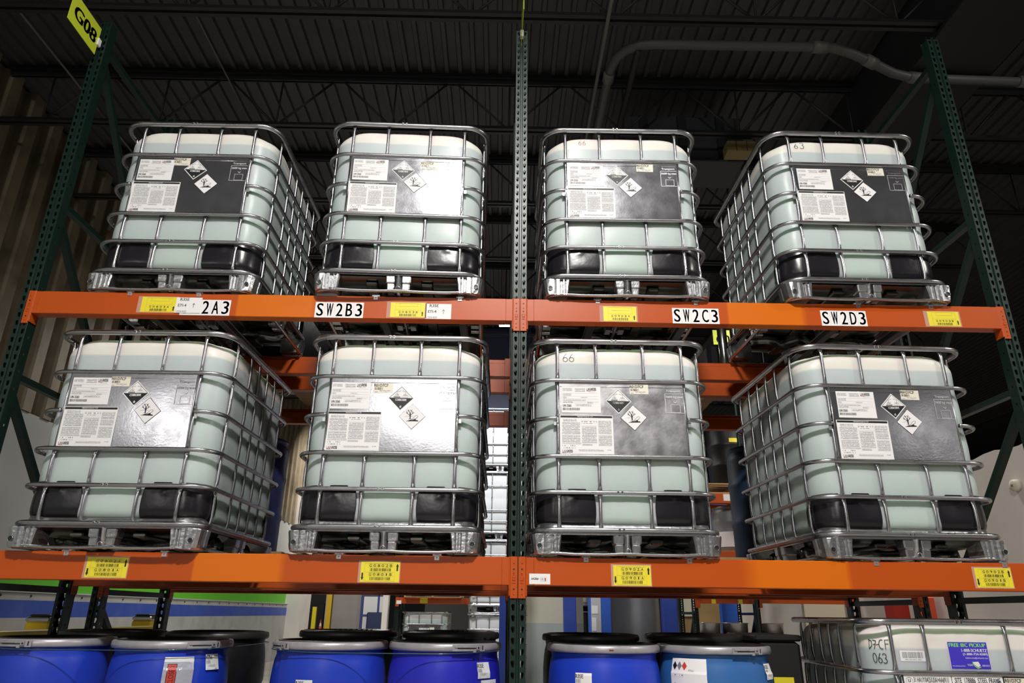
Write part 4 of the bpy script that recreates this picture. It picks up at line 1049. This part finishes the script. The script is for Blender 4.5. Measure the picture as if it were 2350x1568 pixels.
def film(xc, label, x0, x1):
    t = thing('stretch_film', label, 'plastic film', (xc, .65, Zp), 0, 'stretch film wraps')
    R_ = .299; cs = [(x1-xc, .34-.65), (x1-xc, .31), (x0-xc, .31), (x0-xc, .34-.65)]
    base = []
    for i, (cx, cy) in enumerate(cs):
        a0 = -90+90*i
        for k in range(9):
            a = radians(a0+90*k/8); base.append((cx+R_*cos(a), cy+R_*sin(a)))
    m = MB(); m.loft([[(x, y, z+.006*sin(x*23+y*11)) for x, y in base] for z in (.03, .3, .6, .80)]+[[(x, y, .845-(.007 if abs(x-0) < .12 else 0)) for x, y in base]], M_FILM, smooth=True)
    m.build('film_sheet', t)
    m = MB(); m.tube([(x, y, .842-.006*cos(x*5)) for x, y in base], .0022, M_FILME, 6, closed=True); m.build('rolled_edge', t)
film(-2.11, 'clear stretch film round the drums at the far left', -2.42, -1.80)
film(-.675, 'clear stretch film round the drums left of the centre upright', -.972, -.378)

# black tote between the faded blue drum and the floor container
t = thing('storage_tote', 'black plastic tote with a yellow label, right of the faded light blue drum', 'tote', (1.545, 1.02, 0))
m = MB(); m.bbox(-.13, .13, -.28, .28, 0, 1.03, M_BLACK, .02); m.build('tote_body', t)
m = MB(); m.bbox(-.14, .14, -.29, .29, 1.03, 1.065, M_BLACK, .01); m.build('tote_lid', t)
F = Flat(); F.card(0, .115, 0, .055, M_YEL); F.build('yellow_label', t, (-.05, -.2812, .785))

# ================================================================== REAR ROW CONTENT
def closed_drum(name, X, Y, z, R_, H, body, label, ringz=(), group=None, lid=None):
    t = thing(name, label, 'drum', (X, Y, z), 0, group)
    pr = [(R_*.93, 0), (R_*.98, .015), (R_, .03)]
    for rz_ in (.33*H, .66*H): pr += [(R_, rz_-.03), (R_*1.025, rz_-.012), (R_*1.025, rz_+.012), (R_, rz_+.03)]
    pr += [(R_*.995, H-.10), (R_*.97, H-.05), (R_*.93, H-.035), (R_*.965, H-.03), (R_*.965, H-.006), (R_*.95, H)]
    m = MB(); m.lathe(pr, (0, 0, 0), body, 44, cap=False); m.build('drum_body', t)
    m = MB(); m.lathe([(R_*.95, H), (R_*.90, H), (R_*.88, H-.015), (.001, H-.015)], (0, 0, 0), lid or body, 36, cap=False); m.build('drum_head', t)
    return t
pallet(2.00, 1.95, ZL-.009, 1.10, 1.06, 'wooden pallet on the rear beams behind the container at the lower right', h=.12)
a = closed_drum('closed_drum', 2.03, 1.94, ZL+.111, .285, .88, M_NAVY, 'tall navy plastic drum behind, between the 66 container and the rightmost one')
F = Flat(wrapf(.288, -48, 0)); F.rect(0, .09, .70, .77, M_GGREY, 0, 4); F.build('faded_label', a)
pallet(-2.17, 1.95, ZL-.009, 1.10, 1.06, 'wooden pallet on the rear beams behind the leftmost lower container', h=.12)
closed_drum('closed_drum', -2.12, 1.95, ZL+.111, .29, .90, M_NAVYV, 'dark blue ribbed drum behind the leftmost lower container, at its right edge')
closed_drum('closed_drum', -2.45, 1.95, ZL+.111, .03, .3, M_NAVYV, 'x') if False else None
# wrapped black loads on the upper rear beams
def black_load(X, Y, z, w_, d, h, label):
    t = thing('wrapped_load', label, 'wrapped load', (X, Y, z))
    m = MB(); m.bbox(-w_/2, w_/2, -d/2, d/2, .12, h, M_GUARD, .03); m.build('wrapped_block', t)
    for x in (-w_*.34, -w_*.1, w_*.16, w_*.38):  # reflective lines on the shiny wrap, built in as thin bright strips
        m = MB(); m.bbox(x-.004, x+.004, -d/2-.006, -d/2-.0005, .14, h-.02, M_CLIP, .001); m.build('reflection_strip', t)
    m = MB(); 
    for x in (-w_*.42, 0, w_*.42): m.bbox(x-.05, x+.05, -d/2+.02, d/2-.02, 0, .12, M_WOOD, .004)
    m.build('load_base', t)
    return t
black_load(-2.22, 1.98, ZU-.009, 1.02, .90, .62, 'black wrapped load on the rear beams, behind the container above 2A3')
black_load(-.72, 2.0, ZU-.009, 1.0, .86, .30, 'low black wrapped load on the rear beams behind the container above SW2B3')
black_load(2.10, 2.0, ZU-.009, 1.1, .86, .36, 'low black wrapped load on the rear beams behind the container above SW2D3')
black_load(.62, 2.0, ZU-.009, 1.0, .86, .30, 'low black wrapped load on the rear beams behind the container above SW2C3')
m = MB(); m.tube([(0, 0, 0), (0, 0, .003), (0, 0, .50), (0, 0, .503)], .036, M_CHROME, 20, rs=[(.032, .032), (.036, .036), (.036, .036), (.032, .032)])
m.tube([(0, 0, .44), (0, 0, .446)], .04, M_GALV, 20)
o = m.build('steel_tube', None, (1.615, 1.262, ZU-.009)); tag(o, 'shiny upright steel tube behind the beam, left of the SW2D3 container', 'tube')
o.location = (1.625, 1.40+.01, ZU-.009)
m = MB(); m.tube([(0, 0, 0), (-.004, 0, .14), (-.012, 0, .30)], .006, mat('pink_rod_paint', (.55, .22, .18), .5), 8)
o = m.build('thin_rod', None, (3.49, 1.5, 3.10)); o.location = (2.62, 1.42, 2.60)
bpy.data.objects.remove(o)

# ================================================================== BUILDING
XW = -5.783; XE = 7.0; YN = 24.0; YS = -22.0; ZD = 6.95
m = MB(); m.box(XW-12, XE+14, YS-4, YN+32, -.2, 0, M_FLOOR); struct('floor', m)
# roof deck with ribs running away from the camera
m = MB(); P = []; x = XW-.2
while x < XE+8:
    P += [(x, 0), (x+.040, 0), (x+.052, .038), (x+.140, .038)]; x += .152
lo = [(a, YS, ZD+b) for a, b in P]; hi = [(a, YN+30, ZD+b) for a, b in P]
m.loft([hi, lo], M_CEIL, closed=False); m.box(XW-12, XE+14, YS-4, YN+32, ZD+.05, ZD+.1, M_CEIL); struct('ceiling', m)
# left wall: block base with painted stripes, pale panel, corrugated siding above
m = MB()
for z0, z1, mt, t in ((0, 1.055, M_CONC, .06), (1.055, 1.25, M_BSTR, .06), (1.25, 1.345, M_CONC, .06), (1.345, 1.62, M_GSTR, .0), (1.62, 3.35, M_PANEL, 0)):
    m.box(XW-.2, XW+t, -6, 16.2, z0, z1, mt)
m.box(XW, XW+.075, -6, 16.2, 1.335, 1.352, M_PANEL)
for k in range(38): m.cyl((XW+.06, -4+.55*k, 1.30), (XW+.068, -4+.55*k, 1.30), .014, M_BLACK, 8)
P = []; y = -6
while y < YN: P += [(y, 0), (y+.16, 0), (y+.19, -.11), (y+.37, -.11)]; y += .40
m.loft([[(XW+.02+b, a, 3.35) for a, b in P], [(XW+.02+b, a, ZD) for a, b in P]], M_SIDING, closed=False)
m.box(XW-.30, XW-.16, -6, YN, 3.35, ZD, M_SIDING)
struct('wall_left', m)
m = MB(); m.box(XW-.2, XW+.42, 16.2, 17.2, 0, 4.2, M_WWALL); o = struct('trim_1', m, 'cream end pillar of the left wall')
# right wall: pale insulated partition with a torn top edge, dark space above
m = MB(); pts = []; y = -2.0; r = random.Random(5)
while y < 14: pts.append((y, 2.78+(y-3.29)*.0+.0+r.uniform(-.02, .02))); y += .18
XR = 5.0
m.loft([[(XR, a, 0) for a, b in pts], [(XR, a, b) for a, b in pts], [(XR+.16, a, b) for a, b in pts], [(XR+.16, a, 0) for a, b in pts]], M_WWALL, closed=False)
struct('wall_right', m)
m = MB(); m.tube([(0, 0, 0), (-.05, 0, 0), (-.055, 0, 0)], .055, M_CREAM, 18, rs=[(.06, .06), (.055, .055), (.03, .03)]); m.lathe([(.01, -.012), (.01, .012)], (-.06, 0, 0), M_GREY, 8)
o = m.build('wall_knob', None, (XR-.001, 3.19, 2.40)); tag(o, 'round cream fitting on the white wall at the right edge', 'wall fitting')
m = MB(); m.box(XW-.2, XE+6, YN+31, YN+31.2, 0, ZD, M_DGREY); struct('wall_back', m)
m = MB(); m.box(XE+14.2, XE+14.4, YS-4, YN+31, 0, ZD, M_GIRD); struct('wall_far_right', m)

# open web joists across the roof, a thing each
def joist(Y, x0, x1, zt, zb, ph, label):
    t = thing('roof_joist', label, 'roof joist', (0, Y, zb), 0, 'open web roof joists')
    m = MB()
    for s in (-1, 1): m.box(x0, x1, s*.045-.020, s*.045+.020, zt-zb-.05, zt-zb, M_JOIST); m.box(x0, x1, s*.018-.006, s*.018+.006, zt-zb-.11, zt-zb-.05, M_JOIST)
    m.build('top_chord', t)
    m = MB()
    for s in (-1, 1): m.box(x0, x1, s*.035-.020, s*.035+.020, 0, .035, M_JOIST)
    m.build('bottom_chord', t)
    m = MB(); x = x0+ph; p = 1.30
    while x < x1-.2:
        m.tube([(x, 0, .02), (x+p/2, 0, zt-zb-.04)], .014, M_JOIST, 6); m.tube([(x+p/2, 0, zt-zb-.04), (x+p, 0, .02)], .014, M_JOIST, 6)
        m.tube([(x, 0, .02), (x+.01, 0, zt-zb-.04)], .010, M_JOIST, 6); x += p
    m.build('web_rods', t)
    return t
ordn = ['nearest', 'second', 'third', 'fourth', 'fifth', 'sixth', 'seventh', 'eighth', 'ninth', 'tenth']
for k, Y in enumerate((1.175, 2.78, 4.3, 5.85, 7.4, 8.95, 10.5, 12.05, 13.6)):
    joist(Y, XW, XE, ZD, 6.20, .15+.35*(k % 3), 'dark open web roof joist, %s one counted from the top of the photo' % ordn[k])
m = MB(); m.box(-.33, .33, -6, 22, 6.15, 6.93, M_GIRD); m.box(-.40, .40, -6, 22, 6.13, 6.17, M_GIRD)
o = m.build('roof_girder', None, (4.22, 0, 0)); tag(o, 'wide dark roof girder running away at the upper right', 'roof girder')

# pipes under the roof
def pipe(pts, r, label, name='ceiling_pipe', coup=(), mt=M_PVC, cat='pipe'):
    t = thing(name, label, cat, pts[0]); o0 = Vector(pts[0])
    m = MB(); m.tube([Vector(p)-o0 for p in pts], r, mt, 12); m.build('pipe_run', t)
    for (a, b) in coup:
        m = MB(); a = Vector(a)-o0; b = Vector(b)-o0; m.tube([a, b], r*1.25, M_COUP, 14); m.build('coupling', t)
    return t
zp = 6.12
el = [(.90, 6.0, zp), (.90, 1.80, zp), (.91, 1.66, zp), (.95, 1.52, zp), (1.03, 1.43, zp), (1.14, 1.38, zp), (1.3, 1.365, zp), (2.80, 1.36, zp), (2.95, 1.37, zp), (3.15, 1.42, zp-.02), (3.42, 1.53, zp-.04), (3.62, 1.62, zp-.05), (3.85, 1.68, zp-.05), (6.4, 1.74, zp-.05)]
pipe(el, .045, 'grey plastic pipe bending round under the roof, above the upper right containers',
     coup=(((.90, 1.86, zp), (.90, 1.74, zp)), ((2.74, 1.36, zp), (2.88, 1.365, zp)), ((3.28, 1.47, zp-.03), (3.40, 1.52, zp-.04)), ((3.80, 1.67, zp-.05), (3.95, 1.685, zp-.05)), ((4.9, 1.70, zp-.05), (5.05, 1.706, zp-.05))))
pipe([(.80, -.5, 6.15), (.79, 7.0, 6.15)], .018, 'thin grey conduit running away under the roof beside the bent pipe', 'ceiling_conduit', mt=M_COUP, cat='conduit')
pipe([(-4.62, -.5, 6.3), (-4.60, 6.0, 6.3)], .011, 'thin conduit under the roof at the upper left corner', 'ceiling_conduit', mt=M_COUP, cat='conduit')
pipe([(-3.02, .3, 6.35), (-3.02, 3.2, 6.35)], .009, 'pair line of thin conduit above the left end upright', 'ceiling_conduit', mt=M_COUP, cat='conduit')
pipe([(1.12, 1.40, 6.08), (1.10, 5.0, 6.08)], .030, 'dark pipe running away right of the bent grey pipe', mt=M_BLACK)
# air handling box and yellow ballast box between the joists
t = thing('air_handler', 'dark blue-grey air duct box hanging under the roof above the upper containers right of centre', 'air duct', (1.85, 3.05, 6.05))
m = MB(); m.bbox(-.60, .80, 0, .55, 0, .62, mat('dark_duct_sheet', (.045, .048, .055), .5), .01); m.build('duct_box', t)
for x in (-.35, .1, .55): m = MB(); m.bbox(x-.05, x+.05, -.03, -.001, .0, .62, M_GIRD, .004); m.build('duct_rib', t)
t = thing('ballast_box', 'small yellowish box under the roof left of the container marked 63', 'electrical box', (2.60, 2.86, 6.02))
m = MB(); m.bbox(-.22, .10, -.05, .12, 0, .14, mat('yellowed_box', (.30, .24, .10), .6), .006); m.build('box_body', t)
for x in (-.12, .0): m = MB(); m.bbox(x-.003, x+.003, -.054, -.0505, 0, .14, M_BLACK, .001); m.build('box_seam', t)

# lamp seen through the gap left of the centre upright
t = thing('high_bay_lamp', 'bright lamp seen just under the upper beam left of the centre upright', 'lamp', (-.08, 8.2, 6.12))
m = MB(); m.bbox(-.14, .14, -.15, .15, .02, .10, M_GIRD, .01); m.build('lamp_housing', t)
m = MB(); m.box(-.11, .11, -.12, .12, .0, .018, M_LAMP); m.build('lamp_diffuser', t)
m = MB(); m.tube([(0, 0, .09), (0, 0, ZD-6.12)], .012, M_GIRD, 8); m.build('suspension_rod', t)
m = MB(); m.bbox(-.6, .6, -.2, .2, -.7, 1.2, M_DUCT, .02); o = m.build('hanging_duct', None, (-.1, 10.6, 5.75)); tag(o, 'blue-grey duct seen in the gap left of the centre upright', 'duct')

# bollards and guard rail by the left wall
for y, nm in ((2.85, 'left'), (4.70, 'right')):
    t = thing('safety_bollard', 'yellow square bollard with a metal cap by the left wall, %s one of two' % nm, 'bollard', (-4.0, y, 0), 0, 'yellow bollards')
    m = MB(); m.bbox(-.10, .10, -.10, .10, 0, 1.05, M_BOLL, .01); m.build('bollard_post', t)
    m = MB(); m.bbox(-.105, .105, -.105, .105, 1.05, 1.095, M_CHROME, .012); m.bbox(-.09, .09, -.09, .09, 1.095, 1.115, M_GIRD, .012); m.build('bollard_cap', t)
m = MB(); m.bbox(-.03, .03, -2.6, 1.7, .80, 1.0, M_OLIVE, .008); o = m.build('guard_rail', None, (-3.86, 2.85, 0)); tag(o, 'dull yellow guard rail between the bollards', 'guard rail')

# ================================================================== FAR HALL
def simple(name, x0, x1, y0, y1, z0, z1, mt, label, cat, b=.01, group=None):
    m = MB(); m.bbox(x0, x1, y0, y1, z0, z1, mt, b); o = m.build(name); tag(o, label, cat, group); return o
# stacked empty containers behind the gap
stack_names = ['bottom', 'second', 'third', 'topmost']
for k in range(4):
    o = dup(ibc, (-.13, 8.7, 1.167*k), 0, 'empty white caged container, %s of the stack seen left of the centre upright' % stack_names[k], skip=('edge_guard',))
    o['group'] = 'stacked empty containers behind'
    for c in kids(o):
        if c.data == ME['tank']: c.data = ME['tankw']
o = dup(ibc, (-1.66, 12.2, .02), 0, 'white caged container standing under the orange beam of the distant rack', skip=('edge_guard',)); del o['group']
for c in kids(o):
    if c.data == ME['tank']: c.data = ME['tankf']
pp = link('sign_plate', PL, o); link('shipping_label', LAB['ship'], pp, (-.12, -.012, .70)); F = Flat(); F.card(0, .10, 0, .06, M_YEL); F.build('batch_sticker', pp, (.02, -.012, .69))
F = Flat(); F.card(0, .10, 0, .06, M_CREAM); F.build('batch_sticker', pp, (.10, -.012, .80))
# distant rack around it
def far_frame(X, Y, D, H, label):
    t = thing('rack_upright_frame', label, 'pallet rack upright', (X, Y, 0))
    for yy in (0, D):
        q = link('post', POST, t, (0, yy, 0), 0 if yy == 0 else pi); q.scale = (1, 1, H/4.9)
    for z in (1.2, 2.3): strut_mb((0, .06, z), (0, D-.06, z)).build('brace', t)
    strut_mb((0, .06, 1.2), (0, D-.06, .3)).build('brace', t)
    return t
def far_beam(x0, x1, Y, z, h, label):
    t = thing('rack_beam', label, 'pallet rack beam', ((x0+x1)/2, Y, z))
    L_ = x1-x0; m = MB(); m.bbox(-L_/2, L_/2, -.02, .05, -h, 0, M_ORANGE, .003); m.build('beam_bar', t)
    for s in (-1, 1): m = MB(); m.bbox(s*L_/2-.035, s*L_/2+.035, -.032, -.0205, -h-.06, .004, M_ORANGE, .002); m.build('beam_connector', t)
    return t
far_frame(-2.27, 12.1, 1.07, 3.2, 'green rack upright beside the distant white container')
t = far_beam(-2.25, -.62, 12.06, 1.46, .12, 'orange beam above the distant white container')
F = Flat(); F.card(0, .16, -.10, 0, M_YEL); F.build('location_label', t, (-.34, -.0212, -.01)); F = Flat(); F.card(0, .10, -.07, 0, M_WHITE); F.build('load_label', t, (-.83, -.0335, -.06))
t = pallet(-1.5, 12.4, 1.46, 1.2, 1.0, 'wooden pallet on the orange beam above the distant white container', h=.12)
# pillars and panels along the bottom, far away
simple('hall_pillar', -2.52, -2.40, 11.8, 12.0, 0, 5.5, M_WWALL, 'cream pillar left of the distant green rack upright', 'pillar')
simple('yellow_post', -11.57, -11.24, 46, 46.3, 0, 5.0, M_BOLL, 'tall amber post right of the traffic cones', 'post')
simple('yellow_post', -12.34, -12.08, 45.5, 45.7, 0, 1.45, M_YEL, 'short bright yellow post left of the traffic cones', 'post')
simple('grey_partition', -5.37, -4.45, 20, 20.1, 0, 4.5, M_DGREY, 'grey partition left of the dark blue gate', 'partition')
t = thing('blue_gate_frame', 'dark blue metal gate right of the grey partition', 'gate', (-4.30, 19, 0))
m = MB()
for x0, x1, z0, z1 in ((0, .07, 0, 3), (.50, .56, 0, 3), (.70, .76, 0, 3), (.07, .70, 1.05, 1.10), (.07, .70, 1.62, 1.72), (.07, .70, .2, .3)): m.bbox(x0, x1, 0, .06, z0, z1, M_NAVYV, .004)
m.build('gate_frame', t)
m = MB(); m.bbox(.08, .69, .02, .03, .3, 1.62, M_LGREY, .002); m.build('gate_panel', t)
m = MB(); m.bbox(.22, .70, -.10, -.03, .3, 1.16, mat('navy_bin', (.012, .02, .07), .5), .03); m.build('gate_locker', t)
simple('dark_doorway', -13.9, -12.1, 50, 50.2, 0, 5, M_GIRD, 'dark opening right of the cream end pillar', 'opening')
simple('dark_bin', -13.0, -12.4, 49, 49.6, 0, 1.7, M_BLACK, 'black bin in the dark opening', 'bin')
simple('cream_partition', -12.1, -11.4, 48, 48.2, 0, 5, M_WWALL, 'cream wall piece behind the traffic cones', 'partition')
def cone(X, Y, label, z=0):
    t = thing('traffic_cone', label, 'traffic cone', (X, Y, z), 0, 'traffic cones')
    m = MB(); m.bbox(-.16, .16, -.16, .16, 0, .03, M_CONE, .01); m.build('cone_base', t)
    m = MB(); m.lathe([(.12, .03), (.085, .26)], (0, 0, 0), M_CONE, 20, False); m.lathe([(.052, .46), (.025, .64), (.02, .66)], (0, 0, 0), M_CONE, 20, False); m.build('cone_body', t)
    m = MB(); m.lathe([(.086, .26), (.052, .46)], (0, 0, 0), M_WHITE, 20, False); m.build('reflective_collar', t)
cone(-11.98, 46.6, 'orange traffic cone beside the short yellow post'); cone(-11.62, 46.6, 'orange traffic cone beside the tall amber post')
# beige wall and blue items right of the centre upright
m = MB(); m.box(.30, 1.35, 9.3, 9.4, 0, 1.02, M_GGREY); m.box(.30, 1.35, 9.3, 9.4, 1.02, 3.0, M_BEIGE); o = m.build('beige_partition'); tag(o, 'beige and grey-green partition right of the centre upright', 'partition')
simple('blue_steel_post', -.10, .06, 7.6, 7.8, 0, 1.62, M_RACKBLUE, 'deep blue post just left of the centre upright, low in the photo', 'post')
simple('blue_steel_post', .965, 1.17, 8.7, 8.9, 0, 3.4, M_RACKBLUE, 'deep blue post at the right edge of the beige partition', 'post')
o = dup(ibc, (1.72, 10.0, 1.21), 0, 'white caged container between the blue post and the blue cabinet', skip=('edge_guard',)); del o['group']
for c in kids(o):
    if c.data == ME['tank']: c.data = ME['tankw']
simple('machine_stand', 1.25, 2.2, 10.05, 11.1, 0, 1.2, M_GIRD, 'dark stand under the white container between the blue posts', 'stand')
t = thing('blue_cabinet', 'blue cabinet with pale notices on its left side, low in the photo', 'cabinet', (1.56, 8.5, 0))
m = MB(); m.bbox(-.19, .16, 0, .3, 0, 3.4, M_BRBLUE, .01); m.build('cabinet_body', t)
m = MB(); m.bbox(-.17, -.01, -.012, -.0008, .4, 1.55, M_LGREY, .003); m.build('notice_panel', t)
m = MB(); m.bbox(-.16, -.06, -.018, -.0125, 1.18, 1.30, M_WHITE, .001); m.bbox(-.16, -.09, -.018, -.0125, .92, 1.12, M_WHITE, .001); m.build('paper_notice', t)
m = MB(); m.lathe([(.43, 0), (.43, 1.2), (.40, 2.6), (.37, 3.6), (.2, 3.9)], (0, 0, 0), M_SILO, 40); o = m.build('grey_silo', None, (2.26, 9.4, 0)); tag(o, 'large grey plastic tank behind, right of the blue cabinet', 'tank')
simple('blue_steel_post', 2.54, 2.78, 8.4, 8.6, 0, 3.4, M_RACKBLUE, 'deep blue post right of the large grey tank', 'post')
simple('cardboard_stack', 3.08, 3.9, 9.8, 10.6, 0, 3.0, M_CARD, 'tall brown cardboard stack behind, right of the blue posts', 'cardboard')
simple('cream_drape', 3.12, 3.45, 9.75, 9.79, 1.15, 2.2, M_BEIGE, 'cream sheet hanging in front of the cardboard', 'sheet')
# rack of pans at the right
far_frame(2.68, 6.9, .9, 3.2, 'dark rack upright left of the polished steel pans'); far_frame(3.56, 6.9, .9, 3.2, 'dark rack upright right of the polished steel pans')
t = far_beam(2.70, 3.54, 6.86, 1.41, .08, 'orange beam above the polished steel pans')
for x in (-.22, .16): F = Flat(); F.card(0, .06, -.07, 0, M_YEL); F.build('location_label', t, (x, -.0212, -.01))
far_beam(3.58, 5.0, 6.86, 1.42, .08, 'orange beam far behind, above the left end of the floor container')
for k in range(3):
    t = thing('steel_pan', 'polished steel pan behind the faded blue drum, %s of three' % ('left', 'middle', 'right')[k], 'pan', ((2.91, 3.31, 3.82)[k], 7.2, .92), 0, 'polished steel pans')
    m = MB(); m.lathe([(.15, 0), (.175, .01), (.182, .14), (.194, .15), (.194, .16), (.178, .158), (.17, .02), (.001, .015)], (0, 0, 0), M_STEEL, 36, False); m.build('pan_bowl', t)
simple('pan_shelf', 2.74, 4.1, 6.99, 7.5, .88, .92, M_GIRD, 'dark shelf under the polished steel pans', 'shelf')
simple('blue_partition', 3.25, 3.50, 7.6, 7.7, 0, 3, M_BRBLUE, 'bright blue partition behind the polished steel pans', 'partition')
simple('white_machine', 4.35, 4.95, 7.2, 7.3, .2, 1.75, M_BEIGE, 'pale yellowish door panel above the left end of the floor container', 'panel')
simple('red_cylinder_guard', 4.55, 4.75, 5.1, 5.3, .3, 1.36, M_REDP, 'dark red cabinet seen between the rear uprights at the right', 'cabinet')
simple('orange_cylinder', 4.80, 4.95, 4.9, 5.1, .3, 1.40, M_CONE, 'bright orange-red cabinet edge seen between the rear uprights at the right', 'cabinet')
# black drums on the distant beam between the 66 container and the right one
t = far_beam(2.5, 3.9, 5.9, 2.72, .13, 'orange beam under the black drum with a yellow label'); F = Flat(); F.card(0, .10, -.09, 0, M_WHITE); F.build('load_label', t, (-.29, -.0212, -.01))
pallet(3.1, 6.4, 2.72, 1.1, 1.0, 'wooden pallet under the black drum with a yellow label', h=.14)
a = closed_drum('closed_drum', 3.17, 6.3, 2.86, .29, .88, M_BDRUM, 'black drum with a yellow label between the 66 container and the rightmost one')
F = Flat(wrapf(.289, -12, 0)); F.rect(0, .13, .60, .66, M_YEL, 0, 4); F.build('yellow_label', a)
far_beam(2.5, 3.9, 6.95, 2.72, .13, 'rear orange beam under the black drums')
a = closed_drum('closed_drum', 3.10, 6.3, 1.98, .24, .60, M_SILO, 'dark grey drum with a white band, below the black drum'); m = MB(); m.lathe([(.249, .06), (.249, .26)], (0, 0, 0), M_WHITE, 40, False); m.build('white_band', a)
far_beam(2.5, 3.9, 5.9, 1.97, .12, 'orange beam under the dark grey drum with a white band'); simple('shelf_board', 2.55, 3.85, 5.96, 6.9, 1.94, 1.975, M_WOOD, 'board shelf under the dark grey drum', 'shelf')
# yellow G sign far right behind the rack
F = Flat(base=.002); F.card(0, .25, 0, .30, M_LIME, .004); F.text('G0', .05, .24, .09, .22, M_INK, 1, bold=.006)
o = F.build('aisle_sign', None, (2.96, 5.80, 4.78)); tag(o, 'yellow G sign half hidden behind the steel tube', 'sign'); simple('sign_post', 3.16, 3.20, 5.803, 5.84, 0, 5.09, M_GREEN, 'post carrying the half hidden yellow G sign', 'post')
# pipework and clutter on the far left wall
m = MB(); m.bbox(0, .05, -.08, .08, -.1, .1, M_CREAM, .006); o = m.build('switch_box', None, (XW+.0005, 11.0, 2.62)); tag(o, 'small cream box on the left wall between the two left lower containers', 'switch box')
print('objects', len(bpy.data.objects))
